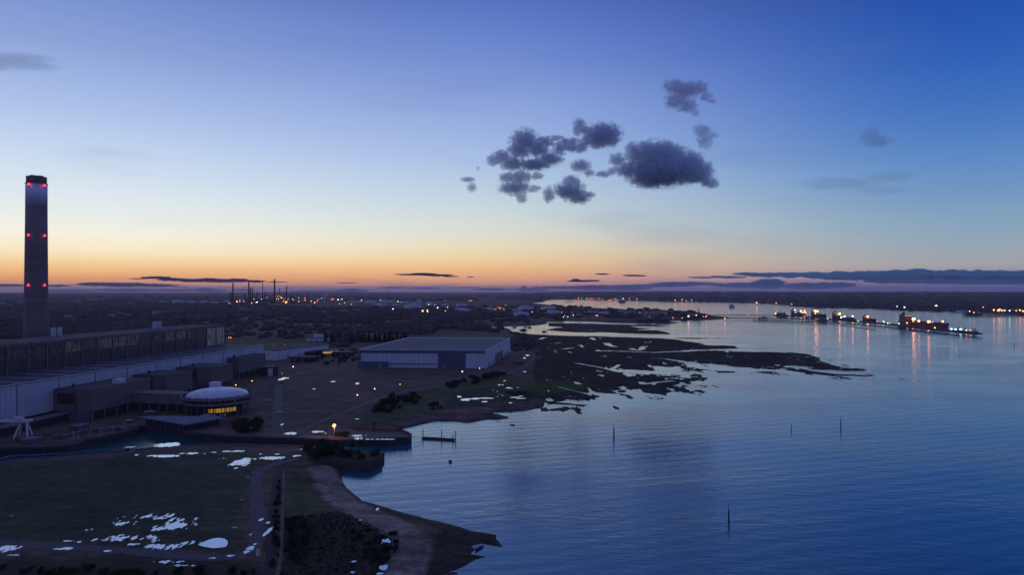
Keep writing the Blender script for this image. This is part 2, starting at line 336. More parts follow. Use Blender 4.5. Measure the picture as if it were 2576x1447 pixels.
def height(x, y):
    d = np.hypot(x, y); jit = np.clip((d-380)/500, .15, 1.0)*np.where(x > 1300, .3, 1)
    n = fbm(x, y, 45, 5, 3)*14*jit+fbm(x, y, 9, 3, 9)*2.0*np.clip(jit*1.5, .3, 1)
    dm = sdf(x, y, MAIN)+n*np.where(d > 3000, 2.5, .8)
    z = np.where(dm > 0, Z0*(1-np.exp(-np.clip(dm, 0, 400)/9.0)), dm*.12)
    ms = np.full(x.shape, -120.0)
    for p in MARSH: ms = np.maximum(ms, sdf(x, y, p))
    mn = ms+n*1.1+fbm(x, y*.42, 11, 4, 61)*10*np.clip(jit, .35, 1)
    # little pools and channels breaking up the salt marsh
    pool = fbm(x, y*.5, 26, 4, 31)*.8+fbm(x, y*.4, 8, 3, 77)*.75
    zm = np.where(mn > 0, .75*np.tanh(mn/9.0), np.tanh(mn*.1))
    zm = np.where(pool > .30, np.minimum(zm, -.25), zm)
    zm = zm+np.where((mn > 0) & (mn < 25), fbm(x, y, 12, 4, 51)*1.2*(1-mn/25), 0)
    fr_ = fbm(x, y*.33, 10, 4, 88)
    zm = np.where((mn <= 0) & (mn > -34) & (y < 1000) & (fr_ > .09-mn/34*.20), .12, zm)
    p2 = fbm(x, y*.35, 6.5, 3, 93)
    zm = np.where((mn > 0) & (y < 1150) & (p2 > .30-.12*np.clip(1-mn/60, 0, 1)), np.minimum(zm, -.2), zm)
    z = np.where(ms > -60, np.maximum(z, zm), z)
    low = z < 1.6
    for pts, w in CREEK:
        q = sdline(x, y, pts)-w*(1+fbm(x, y, 20, 3, 5)*1.4)
        z = np.where((q < 3) & (low | (y < 620)), np.minimum(z, q*.25), z)
    b = sdf(x, y, BASIN)
    z = np.where(b > -2.2, -2.5, z)
    z = np.maximum(z, -2.5)
    # inland relief, tree-covered skyline hills
    land = dm > 60
    far = np.clip((d-5200)/9000, 0, 1)
    ridge = (26+46*np.clip(fbm(x, y, 3600, 4, 12)+.55, 0, 1.2))*far
    ridge += np.where((x > 900) & (d > 2400), np.clip((dm-60)/60., 0, 1)*0+np.clip((d-3500)/5000, 0, 1)*22, 0)
    z = np.where(land, z+ridge, z)
    z = z+np.where(land & (d > 900), (fbm(x, y, 60, 3, 40)+.5)*np.clip((d-900)/2500, 0, 1)*6, 0)
    z = z+np.where((dm > 14) & (d < 900), fbm(x, y, 14, 3, 60)*.0, 0)
    return z, dm, ms

tx = np.unique(np.concatenate([np.linspace(-3.0, -.86, 90), np.linspace(-.86, .86, 1300), np.linspace(.86, 2.2, 60)]))
dv = np.concatenate([np.arange(11.0, 40, .55), np.arange(40, 140, .8), np.arange(140, 760, 1.4), np.arange(760, 2600, 40)])
ys = np.concatenate([[26000, 22000, 19000, 17000, 15800], H*F/dv]); ys = np.unique(ys)
TX, YS = np.meshgrid(tx, ys); GX = TX*YS; GY = YS
hz, dm, ms = height(GX.ravel(), GY.ravel()); gx = GX.ravel(); gy = GY.ravel()
gd = np.hypot(gx, gy)
col = np.empty((len(gx), 3)); col[:] = (.036,.030,.026)
n1 = fbm(gx, gy, 230, 4, 21); n2 = fbm(gx*.5, gy, 60, 3, 22)
inl = gd > 850
field = inl & (n1+n2*.5 > .06)
col[field] = (.050,.046,.026); col[inl & (n1 > .13)] = (.052,.070,.028); col[inl & (n1 < -.1)] = (.030,.025,.024)
site = (gd < 1000) & (gx < 60) & (dm > 6); col[site] = (.078,.062,.056)
marsh = (dm < 10) & (ms > -10); col[marsh] = (.022,.019,.017); wetn = fbm(gx, gy, 40, 4, 90); col[marsh & (wetn > .08)] = (.034,.029,.024)
beach = (hz < 2.6) & (dm > -20) & (ms < -5); col[beach] = (.040,.038,.036)
def blend(mask_d, feather, c):
    a = np.clip(mask_d/feather*.5+.5+fbm(gx, gy, 6, 3, 8)*.8, 0, 1)[:, None]
    return a, np.array(c)[None, :]
for poly, fe, c in COVER:
    s = sdf(gx, gy, poly, 30); a, cc = blend(s, fe, c); a[(s < -fe*2)] = 0; col = col*(1-a)+cc*a
s = 6.5-sdline(gx, gy, SHINGLE); a, cc = blend(s, 1.5, (.165,.150,.160)); a[s < -3] = 0; col = col*(1-a)+cc*a
sb = ((gy > 380) & (gy < 560) & (gx > -110) & (gx < 80) & (dm > -2) & (dm < 16)); a = (sb*np.clip(1-np.abs(dm-6)/9, 0, 1))[:, None]; col = col*(1-a)+np.array((.095,.085,.088))*a
patch = (fbm(gx, gy, 18, 4, 14)*.7+fbm(gx, gy, 4, 3, 15)*.7+fbm(gx+gy*.4, gy*3, 12, 3, 16)*.5)*np.where(gd < 1200, 1, .4)
col = col*(1+patch*1.1)[:, None]*np.array((1.50,1.26,1.0))[None]
zz = hz+drop(gx, gy)
nr, nc = len(ys), len(tx); idx = np.arange(nr*nc).reshape(nr, nc)
quads = np.stack([idx[:-1,:-1].ravel(), idx[:-1,1:].ravel(), idx[1:,1:].ravel(), idx[1:,:-1].ravel()], 1)
keep = (hz[quads].max(1) > -.6); quads = quads[keep]
cx = gx[quads].mean(1); cy = gy[quads].mean(1); qd = np.hypot(cx, cy)
qm = (dm[quads].mean(1) < 8) & (ms[quads].mean(1) > -12)
qb = (~qm) & (hz[quads].mean(1) < 2.9) & (qd < 1500)
qh = (~qm) & (~qb) & (qd > 5200)
def ground_mat(name, rough=.9, spec=.25):
    m = bpy.data.materials.new(name); m.use_nodes = True; t = m.node_tree; b = t.nodes['Principled BSDF']
    at_ = t.nodes.new('ShaderNodeAttribute'); at_.attribute_name = 'cover'
    g = t.nodes.new('ShaderNodeNewGeometry'); n = t.nodes.new('ShaderNodeTexNoise'); n.inputs['Scale'].default_value = .35; n.inputs['Detail'].default_value = 9; n.inputs['Roughness'].default_value = .7
    t.links.new(g.outputs['Position'], n.inputs[0]); mpg = t.nodes.new('ShaderNodeMapping'); mpg.inputs['Rotation'].default_value = (0, 0, .35); mpg.inputs['Scale'].default_value = (.25, 1.2, 1); t.links.new(g.outputs['Position'], mpg.inputs[0])
    n3 = t.nodes.new('ShaderNodeTexNoise'); n3.inputs['Scale'].default_value = .12; n3.inputs['Detail'].default_value = 8; n3.inputs['Roughness'].default_value = .65; t.links.new(mpg.outputs[0], n3.inputs[0])
    f = mth(t, 'MULTIPLY', mrange(t, n.outputs[0], .25, .75, .40, 1.6), mrange(t, n3.outputs[0], .3, .7, .65, 1.35))
    vm = t.nodes.new('ShaderNodeVectorMath'); vm.operation = 'SCALE'; t.links.new(at_.outputs['Color'], vm.inputs[0]); t.links.new(f, vm.inputs[3])
    t.links.new(vm.outputs[0], b.inputs['Base Color']); b.inputs['Roughness'].default_value = rough; b.inputs['Specular IOR Level'].default_value = spec
    bp = t.nodes.new('ShaderNodeBump'); bp.inputs['Strength'].default_value = .5; bp.inputs['Distance'].default_value = .6; t.links.new(n.outputs[0], bp.inputs['Height']); t.links.new(bp.outputs[0], b.inputs['Normal'])
    return m
M_ground = ground_mat('ground_cover'); M_mud = ground_mat('wet_mud', .95, .12)
V = np.stack([gx, gy, zz], 1)
def sub(name, mask, m):
    q = quads[mask]; u, inv = np.unique(q, return_inverse=True)
    o = np_mesh(name, V[u], inv.reshape(q.shape), m, 'structure')
    a = o.data.color_attributes.new('cover', 'FLOAT_COLOR', 'POINT'); c = np.ones((len(u), 4), np.float32); c[:, :3] = np.clip(col[u], 0, 1)
    a.data.foreach_set('color', c.ravel())
    o.data.polygons.foreach_set('use_smooth', [True]*len(o.data.polygons)); return o
sub('mudflats', qm, M_mud); sub('beach', qb, M_mud); sub('hills', qh, M_ground); sub('ground', ~(qm | qb | qh), M_ground)
# ------------------------------------------------------------------ water
wy = np.concatenate([[-400, -100, 20], H*F/np.arange(700, 9, -4.0)[::1], [20000, 26000]]); wy = np.unique(wy); wx = np.linspace(-2.6, 2.6, 60)
WX, WY = np.meshgrid(wx, wy); WXX = WX*np.maximum(np.abs(WY), 900); wV = np.stack([WXX.ravel(), WY.ravel(), drop(WXX.ravel(), WY.ravel())], 1)
wi = np.arange(wV.shape[0]).reshape(WX.shape); wq = np.stack([wi[:-1,:-1].ravel(), wi[:-1,1:].ravel(), wi[1:,1:].ravel(), wi[1:,:-1].ravel()], 1)
mw = bpy.data.materials.new('sea_water'); mw.use_nodes = True; t = mw.node_tree; b = t.nodes['Principled BSDF']
b.inputs['Base Color'].default_value = (.002,.105,.175,1); b.inputs['Roughness'].default_value = .09; b.inputs['Specular Tint'].default_value = (.80,1,1,1); b.inputs['IOR'].default_value = 2.35
g = t.nodes.new('ShaderNodeNewGeometry')
def wn(scale, rot, sc, det=4, rough=.55):
    mp = t.nodes.new('ShaderNodeMapping'); mp.inputs['Rotation'].default_value = (0, 0, math.radians(rot)); mp.inputs['Scale'].default_value = sc; t.links.new(g.outputs['Position'], mp.inputs[0])
    n = t.nodes.new('ShaderNodeTexNoise'); n.inputs['Scale'].default_value = scale; n.inputs['Detail'].default_value = det; n.inputs['Roughness'].default_value = rough; t.links.new(mp.outputs[0], n.inputs[0]); return n.outputs[0]
fine = wn(.55, 28, (1, 2.2, 1), 3); mid = wn(.12, -20, (1, 2.6, 1), 3); big = wn(.008, 10, (1, 1.8, 1), 3)
mp = t.nodes.new('ShaderNodeMapping'); mp.inputs['Rotation'].default_value = (0, 0, math.radians(72)); t.links.new(g.outputs['Position'], mp.inputs[0])
wv = t.nodes.new('ShaderNodeTexWave'); wv.inputs['Scale'].default_value = .030; wv.inputs['Distortion'].default_value = 5; wv.inputs['Detail'].default_value = 2; wv.inputs['Detail Scale'].default_value = .35; t.links.new(mp.outputs[0], wv.inputs[0])
amp = mrange(t, big, .38, .62, .35, 1.0)
hgt = mth(t, 'ADD', mth(t, 'MULTIPLY', mth(t, 'ADD', mth(t, 'MULTIPLY', fine, .30), mth(t, 'MULTIPLY', mid, .75)), amp), mth(t, 'MULTIPLY', wv.outputs['Fac'], .11))
bp = t.nodes.new('ShaderNodeBump'); bp.inputs['Strength'].default_value = .30; bp.inputs['Distance'].default_value = 1.0; t.links.new(hgt, bp.inputs['Height']); t.links.new(bp.outputs[0], b.inputs['Normal'])
water = np_mesh('sea_water', wV, wq, mw, 'structure')

md = bpy.data.materials.new('dock_water'); md.use_nodes = True; b = md.node_tree.nodes['Principled BSDF']; b.inputs['Base Color'].default_value = (.003,.07,.075,1); b.inputs['Roughness'].default_value = .10; b.inputs['IOR'].default_value = 1.33
md_g = md.node_tree.nodes.new('ShaderNodeNewGeometry'); md_n = md.node_tree.nodes.new('ShaderNodeTexNoise'); md_n.inputs['Scale'].default_value = .5; md.node_tree.links.new(md_g.outputs['Position'], md_n.inputs[0])
md_b = md.node_tree.nodes.new('ShaderNodeBump'); md_b.inputs['Strength'].default_value = .12; md.node_tree.links.new(md_n.outputs[0], md_b.inputs['Height']); md.node_tree.links.new(md_b.outputs[0], b.inputs['Normal'])
dw = bpy.data.meshes.new('dock_water'); dpoly = [BASIN[i] for i in range(14)]+[BASIN[i] for i in range(19, len(BASIN))]
dw.from_pydata([(x, y, .05) for x, y in dpoly], [], [tuple(range(len(dpoly)))]); dw.materials.append(md); dwo = bpy.data.objects.new('dock_water', dw); COL.objects.link(dwo); dwo['kind'] = 'structure'
# ------------------------------------------------------------------ roads and tracks
def strip(name, pts, w, m, z=Z0+.06, wv=.15):
    p = [Vector((a, b_)) for a, b_ in pts]; q = []
    for i in range(len(p)-1):
        n = max(1, int((p[i+1]-p[i]).length/4)); p0 = p[max(0, i-1)]; p3 = p[min(len(p)-1, i+2)]
        for k in range(n):
            s = k/n; a, b_, c, d = p0, p[i], p[i+1], p3
            q.append(.5*((2*b_)+(c-a)*s+(2*a-5*b_+4*c-d)*s*s+(3*b_-a-3*c+d)*s**3))
    q.append(p[-1]); vs = []
    for i, c in enumerate(q):
        d = (q[min(i+1, len(q)-1)]-q[max(i-1, 0)]).normalized(); nrm = Vector((-d.y, d.x)); ww = w/2*(1+wv*(random.random()-.5))
        vs += [(c.x-nrm.x*ww, c.y-nrm.y*ww, z), (c.x+nrm.x*ww, c.y+nrm.y*ww, z)]
    mb = MB(); mb.add(vs, [(2*i, 2*i+2, 2*i+3, 2*i+1) for i in range(len(q)-1)]); o = mb.build(name, m); o['kind'] = 'structure'; return o
strip('perimeter_road', PL('C -500,1150 0,1150 500,1175 1200,1225 1700,1270 2100,1290 2300,1265 D 205,1160 235,1080 245,900 240,700 240,480 290,420 430,370 620,330', Z0), 5.2, M_tarmac)
strip('footpath', PL('D 420,1450 455,1200 465,1000 470,800 485,450', Z0), 1.2, M_track, Z0+.08)
strip('ditch_track', PL('D 350,1400 365,1100 385,800 410,600 432,400', Z0), 3.0, mat('ditch', (.022,.024,.034), .8), Z0+.05)
strip('coastal_track', PL('B 700,1235 850,1160 1000,1095 1200,1020 1400,945 1600,885 1800,850 2067,800 E 450,885 700,855 830,800 920,700 850,662 720,655', Z0), 5, M_track, Z0+.07)
strip('site_road', PL('B 590,1210 585,1000 592,830', Z0), 7, M_tarmac, Z0+.06)
strip('access_road', PL('B 0,1010 250,920 480,832 640,775 850,722 1100,704 1300,706 2067,738 E 500,850', Z0), 7, M_tarmac, Z0+.09)
strip('quay_road', PL('J 300,870 700,930 1000,1000 1250,1040 2000,1085 2576,1105 D 700,128 980,140', Z0), 3.5, M_conc, Z0+.11)
strip('rear_road', PL('B -40,440 197,470 420,500 600,520', Z0), 6, M_tarmac, Z0+.07)
strip('worn_track', PL('B 1010,735 960,860 870,980 800,1080', Z0), 2.2, mat('worn_soil', (.10,.085,.085), .95), Z0+.03, .6)
strip('worn_track', PL('C -100,560 500,545 1100,575 1800,600 2300,560', Z0), 1.6, mat('worn_grass', (.055,.055,.045), .95), Z0+.03, .8)
strip('worn_track', PL('C 0,640 400,640 900,760 1500,700', Z0), 1.2, mat('worn_grass', (.055,.055,.045), .95), Z0+.034, .8)
strip('bank_track', PL('C -200,392 500,352 1100,310 1800,285 2400,268 D 500,235', Z0), 3.0, mat('worn_soil', (.10,.085,.085), .95), Z0+.03, .5)
strip('garden_path', PL('J 1100,1020 1500,920 1960,790', Z0), 1.6, M_tarmac, Z0+.05)

# ------------------------------------------------------------------ puddles
mp_ = bpy.data.materials.new('still_water'); mp_.use_nodes = True; b = mp_.node_tree.nodes['Principled BSDF']
b.inputs['Base Color'].default_value = (.70,.74,.76,1); b.inputs['Metallic'].default_value = 1; b.inputs['Roughness'].default_value = .06
def puddles(name, items, z=Z0+.14, cell=.4, fine=1.0):
    """items: (crop, x, y, rx, ry, fill) noisy pools in traced ellipses"""
    VV = {}; vs = []; fs = []
    zb = z
    for it_i, (k, x, y, rx, ry, fill) in enumerate(items):
        z = zb+it_i*.006; c = P(k, x, y, z); ex = (P(k, x+rx, y, z)-c).length; ey = abs(P(k, x, y-ry, z).y-c.y)
        ce = max(cell, c.y*.0011)
        nx = int(ex*1.3/ce)+2; ny = int(ey*1.3/(ce*1.6))+2
        a, b_ = np.meshgrid(np.arange(-nx, nx+1)*ce+c.x, np.arange(-ny, ny+1)*ce*1.6+c.y)
        r2 = ((a-c.x)/ex)**2+((b_-c.y)/ey)**2
        nn = fbm(a, b_*.45, 7*fine*ce/.4, 4, 200)*(1 if fine == 1 else .75)+fbm(a, b_*.45, 2.2*max(fine, .7)*ce/.4, 3, 210)*(.5 if fine == 1 else .8)
        msk = (nn > (.42-fill)*1.0+(r2-.55)*.35) & (r2 < 1.5)
        for i, j in zip(*np.nonzero(msk)):
            x0, y0 = a[i, j]-ce/2, b_[i, j]-ce*.8
            n = len(vs); vs += [(x0, y0, z), (x0+ce, y0, z), (x0+ce, y0+ce*1.6, z), (x0, y0+ce*1.6, z)]; fs.append((n, n+1, n+2, n+3))
    if not fs: return
    me = bpy.data.meshes.new(name); me.from_pydata(vs, [], fs); bm = bmesh.new(); bm.from_mesh(me); bmesh.ops.remove_doubles(bm, verts=bm.verts, dist=.02); bm.to_mesh(me); bm.free()
    me.materials.append(mp_); o = bpy.data.objects.new(name, me); COL.objects.link(o); o['kind'] = 'structure'; return o
puddles('field_pools', [('C', 1330, 900, 260, 40, .12), ('C', 1560, 890, 90, 28, .40), ('C', 1400, 895, 60, 14, .4), ('C', 1190, 960, 190, 30, .22), ('C', 1640, 985, 190, 45, .42), ('C', 1720, 930, 220, 40, .16), ('C', 1200, 1100, 300, 40, .24),
  ('C', 1260, 1100, 90, 22, .42), ('C', 1480, 1100, 120, 35, .30), ('C', 1570, 1180, 170, 26, .50), ('C', 1290, 1158, 80, 12, .4), ('C', 1780, 1150, 110, 30, .32), ('C', 850, 1020, 60, 25, .2), ('C', 640, 1128, 60, 9, .5), ('C', 750, 1137, 30, 8, .5), ('C', 950, 1115, 130, 22, .24)], Z0+.14, .26, .32)
tp = MB(); tp.add([(x_, y_, Z0+.13) for x_, y_ in PL('C 1885,1165 1940,1138 2000,1115 2050,1103 2090,1100 2140,1108 2168,1130 2170,1160 2150,1187 2080,1196 2030,1200 1980,1192 1920,1180', Z0)], [tuple(range(12, -1, -1))])
o = tp.build('teardrop_pond', mp_); o['kind'] = 'structure'
puddles('road_puddles', [('C', 40, 1200, 140, 32, .55), ('C', 130, 1263, 60, 8, .4), ('C', 600, 1200, 90, 14, .45), ('C', 1030, 1222, 40, 7, .5), ('C', 1620, 1325, 140, 18, .45), ('C', 1740, 1360, 120, 9, .5), ('C', 2020, 1292, 45, 10, .5),
  ('C', 2190, 1268, 40, 8, .6), ('C', 2340, 1230, 45, 20, .5), ('D', 170, 1150, 40, 28, .45), ('D', 220, 1108, 16, 8, .6), ('D', 275, 885, 18, 14, .6), ('D', 345, 910, 25, 10, .5), ('D', 348, 985, 20, 42, .6), ('D', 185, 1020, 9, 6, .5), ('D', 1180, 890, 20, 8, .3),
  ('D', 1130, 1268, 45, 12, .45), ('D', 1405, 1320, 45, 24, .4), ('D', 1115, 1368, 28, 12, .6), ('D', 1410, 1090, 75, 34, .38), ('D', 1320, 790, 60, 22, .2), ('D', 1360, 1378, 24, 8, .5)], Z0+.14, .32, .6)
puddles('yard_puddles', [('C', 1590, 208, 110, 20, .48), ('C', 1560, 316, 130, 11, .52), ('C', 1850, 292, 115, 9, .52), ('C', 2040, 280, 40, 5, .5), ('C', 2200, 272, 130, 6, .5), ('C', 2090, 345, 55, 18, .34), ('C', 2320, 372, 110, 40, .40), ('C', 2420, 345, 40, 12, .4),
  ('C', 1290, 308, 30, 6, .5), ('C', 2230, 430, 70, 12, .2), ('D', 60, 352, 60, 12, .40), ('D', 150, 345, 50, 26, .34), ('D', 160, 375, 40, 20, .30), ('D', 110, 366, 80, 14, .34), ('D', 370, 320, 110, 14, .5), ('D', 600, 302, 55, 10, .5), ('D', 60, 258, 60, 5, .6), ('D', 270, 285, 20, 5, .4), ('D', 425, 286, 20, 4, .6), ('D', 640, 242, 14, 4, .6),
  ('B', 690, 1224, 46, 11, .62), ('B', 905, 1208, 60, 8, .5), ('B', 1000, 1218, 45, 12, .35), ('B', 1225, 820, 32, 10, .35), ('B', 1028, 804, 16, 4, .5), ('B', 875, 863, 12, 3, .4), ('B', 600, 1055, 14, 8, .5), ('B', 618, 1150, 9, 6, .5), ('B', 1220, 1105, 18, 3, .5), ('B', 640, 780, 60, 14, .3), ('B', 690, 710, 20, 3, .3),
  ('E', 860, 690, 16, 6, .5), ('E', 830, 716, 12, 5, .5), ('E', 720, 646, 26, 3, .5), ('E', 830, 845, 14, 3, .5), ('B', 2045, 925, 22, 10, .4)], Z0+.14, .32, .6)
puddles('pier_puddles', [('K', 420, 212, 110, 14, .42), ('K', 440, 255, 80, 20, .45), ('K', 720, 275, 300, 9, .60), ('K', 760, 236, 26, 10, .4), ('K', 540, 205, 60, 5, .4)], Z0+.75, .25)
puddles('salt_pools', [('E', 285, 1108, 46, 10, .60), ('E', 350, 1100, 70, 6, .6), ('E', 450, 1094, 90, 4.5, .6), ('E', 740, 1086, 40, 4, .55), ('E', 795, 1096, 40, 3, .55), ('E', 700, 1000, 90, 20, .12), ('E', 560, 1010, 90, 26, .08), ('E', 450, 1127, 32, 5, .5), ('E', 210, 1080, 24, 9, .3), ('E', 620, 960, 60, 40, .04), ('E', 590, 970, 26, 8, .3), ('E', 700, 1138, 20, 7, .3), ('E', 600, 1060, 80, 30, .06), ('E', 640, 930, 20, 6, .3), ('E', 800, 1075, 26, 4, .3)], Z0+.12, .45, .7)

# ------------------------------------------------------------------ dock walls and piers
def wall_along(name, pts, th, z0, z1, m, label, cat='wall'):
    mb = MB()
    for i in range(len(pts)-1):
        a = Vector(pts[i]); c = Vector(pts[i+1]); d = (c-a).normalized(); n = Vector((-d.y, d.x))*th
        mb.prism([tuple(a-d*.2), tuple(c+d*.2), tuple(c+d*.2+n), tuple(a-d*.2+n)], z0, z1+i*.004)
    o = mb.build(name, m); return tag(o, label, cat)
wall_along('quay_wall', BASIN[:15], 3.8, -3, Z0+.14, M_dark, 'dark concrete quay wall along the north side of the dock channel')
wall_along('dock_bank_wall', BASIN[18:30], 3.8, -3, Z0+.10, M_dark, 'low dark wall lining the south bank of the dock channel')
t = empty('stone_pier'); tag(t, 'long walled pier with wet deck pointing at the floating pontoon', 'pier')
MB().prism(NPIER, -3, Z0+.55).build('pier_wall', M_dark, t)
mb = MB()
inn = [(x*.985+sum(p[0] for p in NPIER)/12*.015, y*.985+sum(p[1] for p in NPIER)/12*.015) for x, y in NPIER]
MB().prism(inn, Z0+.5, Z0+.7).build('pier_deck', mat('pier_deck', (.075,.055,.058), .7, var=.3, scale=.3), t)
for k in range(9):
    f = (k+.5)/9; a = Vector(P('K', 400+f*760, 292-f*28, Z0)); MB().cbox(a.x, a.y, Z0+.6, .7, .7, .9).build('bollard', M_conc, t)
wall_along('pier_parapet', [NPIER[i] for i in (1, 2, 3, 4, 5)], -.6, Z0+.5, Z0+1.6, M_rust, 'rusty parapet rail along the far edge of the north pier', 'parapet')
t = empty('stone_pier'); tag(t, 'shorter overgrown stone pier with sloping walls at the dock mouth', 'pier')
big = [(x_*1.0, y_) for x_, y_ in SPIER]; cxs = sum(p[0] for p in SPIER)/len(SPIER); cys = sum(p[1] for p in SPIER)/len(SPIER)
n = len(SPIER); vs = [(cxs+(x_-cxs)*1.05, cys+(y_-cys)*1.07, -3) for x_, y_ in SPIER]+[(x_, y_, Z0+.1) for x_, y_ in SPIER]
MB().add(vs, [tuple(range(n, 2*n))]+[(i, (i+1)%n, (i+1)%n+n, i+n) for i in range(n)]).build('pier_wall', M_dark, t)
MB().prism([(cxs+(x_-cxs)*.93, cys+(y_-cys)*.86) for x_, y_ in SPIER], Z0, Z0+.5).build('grass_top', mat('rough_grass', (.026,.032,.016), .95, var=.5, scale=.4), t)
a = P('K', 812, 560, Z0); MB().bar((a.x, a.y, -2), (a.x, a.y, Z0+5), .12).build('marker_pole', M_timber, t)

# ------------------------------------------------------------------ power station chimney
c = at(91, 731, 648); c.z = Z0
ch = empty('power_station_chimney', c, math.atan2(-c.x, c.y)); tag(ch, 'giant dark concrete chimney with pale band and red warning lights', 'chimney')
Hc = 198-Z0
MB().lathe([(10.6, 0), (9.8, 60), (9.2, 120), (8.8, Hc-27)], 48).build('shaft', M_chim, ch, True)
MB().lathe([(8.85, Hc-27), (8.75, Hc-6.5)], 48).build('white_band', M_chimw, ch, True)
collar = MB().lathe([(8.3, Hc-6.5), (8.3, Hc-.6), (8.45, Hc)], 48).build('top_collar', M_chim, ch, True)
for k in range(4):
    a = math.pi/4+k*math.pi/2; MB().lathe([(2.9, Hc-2), (2.8, Hc+1.0), (2.5, Hc+1.05), (2.5, Hc)], 18, 3.7*math.cos(a), 3.7*math.sin(a)).build('flue', M_chim, collar, True)
MB().lathe([(8.8, Hc-7.0), (9.2, Hc-6.8), (9.2, Hc-6.2), (8.3, Hc-6.1)], 36, cap=False).build('gallery', M_chim, ch)
for z in (Hc-8.3, Hc-56, Hc-103):
    for s, px in ((-1, -6.2), (1, 6.6)):
        y = -math.sqrt(max(1, 9.7**2-px*px)); br = MB().box(px-.5, y-.4, z-1.7, px+.5, y+1.6, z-1.1).build('lamp_bracket', M_steel, ch)
        q = MB(); q.ball((px, y-.6, z), (.7, .7, 1.0), 2); q.build('warning_light', LM['R'], br)

# ------------------------------------------------------------------ main buildings
DX = Vector((.1415, 1)).normalized(); NX = Vector((DX.y, -DX.x))        # along the hall, and out of its face towards the dock
ang = math.atan2(DX.y, DX.x)-math.pi/2
O0 = Vector((-267, 734))                                                 # far front corner of the turbine hall
def frame(name, label, cat, group=None): t = empty(name, (O0.x, O0.y, Z0), ang); return tag(t, label, cat, group)
# local frame: +y along the hall (away), +x towards the dock, z up from the site
def loc(x, y):                                                           # world -> local of that frame
    d = Vector((x, y))-O0; return d.dot(NX), d.dot(DX)
LN = 440
th = frame('turbine_hall', 'long low pale blue turbine hall with flat felt roof', 'building')
MB().box(-52, -LN, 6, 0, 0, 27.1).build('clad_wall', M_clad, th)
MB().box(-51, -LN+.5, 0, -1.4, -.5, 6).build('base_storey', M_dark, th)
r_ = MB(); r_.box(-52.3, -LN, 27.1, .3, .3, 27.5); r_.build('flat_roof', M_roof, th)
for k in range(22):
    y = -10-k*19.5; MB().box(-48, y-5, 27.5, -5, y+5, 27.9).build('roof_light', mat('roof_light', (.13,.13,.17), .6, var=.3, scale=.3), th)
MB().box(-.35, -LN, 27.5, .35, 0, 28.1).build('parapet', M_clad2, th)
for k in range(10): MB().box(0, -12-k*33-.2, 6, .25, -12-k*33+.2, 27).build('downpipe', M_steel, th)
for k, y in enumerate((-90, -125, -170, -215, -255)): MB().box(0, y-1, 15.5, .9, y+1, 17.5).build('wall_vent', M_rust, th)
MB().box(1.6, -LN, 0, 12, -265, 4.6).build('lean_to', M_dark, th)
MB().box(1.6, -LN, 4.6, 12.4, -265, 4.9).build('lean_to_roof', M_conc, th)

bh = frame('boiler_house', 'tall glazed boiler house with slim columns behind the turbine hall', 'building')
xb = loc(-313, 744.5)[0]; yb1 = loc(-313, 744.5)[1]; BL = 440; w_ = 40
gl = panel_mat('boiler_glazing', (.055,.045,.055), 1.1, .45, .35, 'XY', .45)
MB().box(xb-w_, yb1-BL, 0, xb, yb1, 48.2).build('glazed_wall', gl, bh)
MB().box(xb-w_-.3, yb1-BL, 48.2, xb-.9, yb1+.3, 48.9).build('roof_slab', M_roof, bh)
MB().box(xb-1.2, yb1-BL, 47.4, xb+.6, yb1+.6, 49.3).build('eaves_band', M_conc, bh)
MB().box(xb-w_-.5, yb1-.2, 47.5, xb-1.2, yb1+.55, 49.2).build('end_band', M_conc, bh)
nb = 26
def painted_sky_glass(name, c, cov):  # sky light showing through the glazing, painted into the pane colour
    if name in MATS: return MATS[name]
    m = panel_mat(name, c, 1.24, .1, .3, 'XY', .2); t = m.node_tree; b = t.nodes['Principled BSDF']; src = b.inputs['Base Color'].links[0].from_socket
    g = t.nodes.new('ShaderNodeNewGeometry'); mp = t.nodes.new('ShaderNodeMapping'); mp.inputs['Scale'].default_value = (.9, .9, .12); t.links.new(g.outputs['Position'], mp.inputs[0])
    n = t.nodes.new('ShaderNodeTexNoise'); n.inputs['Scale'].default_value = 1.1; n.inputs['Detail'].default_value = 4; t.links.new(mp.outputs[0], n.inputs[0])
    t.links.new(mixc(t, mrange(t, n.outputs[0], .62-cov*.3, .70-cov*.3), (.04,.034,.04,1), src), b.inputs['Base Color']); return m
for k in range(nb):
    y = yb1-.5-k*17.0
    MB().box(xb, y-.45, 27.5, xb+.7, y+.45, 47.4).build('column', M_conc, bh)
for k in range(nb-1):
    y1 = yb1-1.6-k*17.0; y0 = y1-14.8; rr = random.Random(k*5+1)
    lit = k < 2 or k in (4, 5, 8, 9, 10, 12)
    z0 = 28.5 if k < 2 else 38.5
    if k < 2 or k < 19: MB().box(xb+.1, y0, z0, xb+.16, y1, 46.8).build('glass_pane', painted_sky_glass('painted_sky_glass', (.62,.54,.36), .8) if k < 2 else painted_sky_glass('painted_sky_glass_bright', (.42,.30,.20), .6) if lit else painted_sky_glass('painted_sky_glass_dim', (.20,.15,.12), .45), bh)
    MB().box(xb+.05, y0, 36.2, xb+.4, y1, 36.6).build('transom', M_steel, bh)
for sx in (.2, .5, .8): MB().box(xb-w_*sx-.4, yb1+.02, 27, xb-w_*sx+.4, yb1+.5, 47.4).build('end_column', M_conc, bh)
for (uu, vv, yy) in ((134, 857, 560), (150, 857, 566), (389, 836, 672), (401, 836, 678)):
    q = at(uu, vv, yy); lx, ly = loc(q.x, q.y); MB().cbox(min(lx, xb-8), ly, 48.9, 3.0, 2.2, 7.0).build('roof_vent_tower', M_clad, bh)

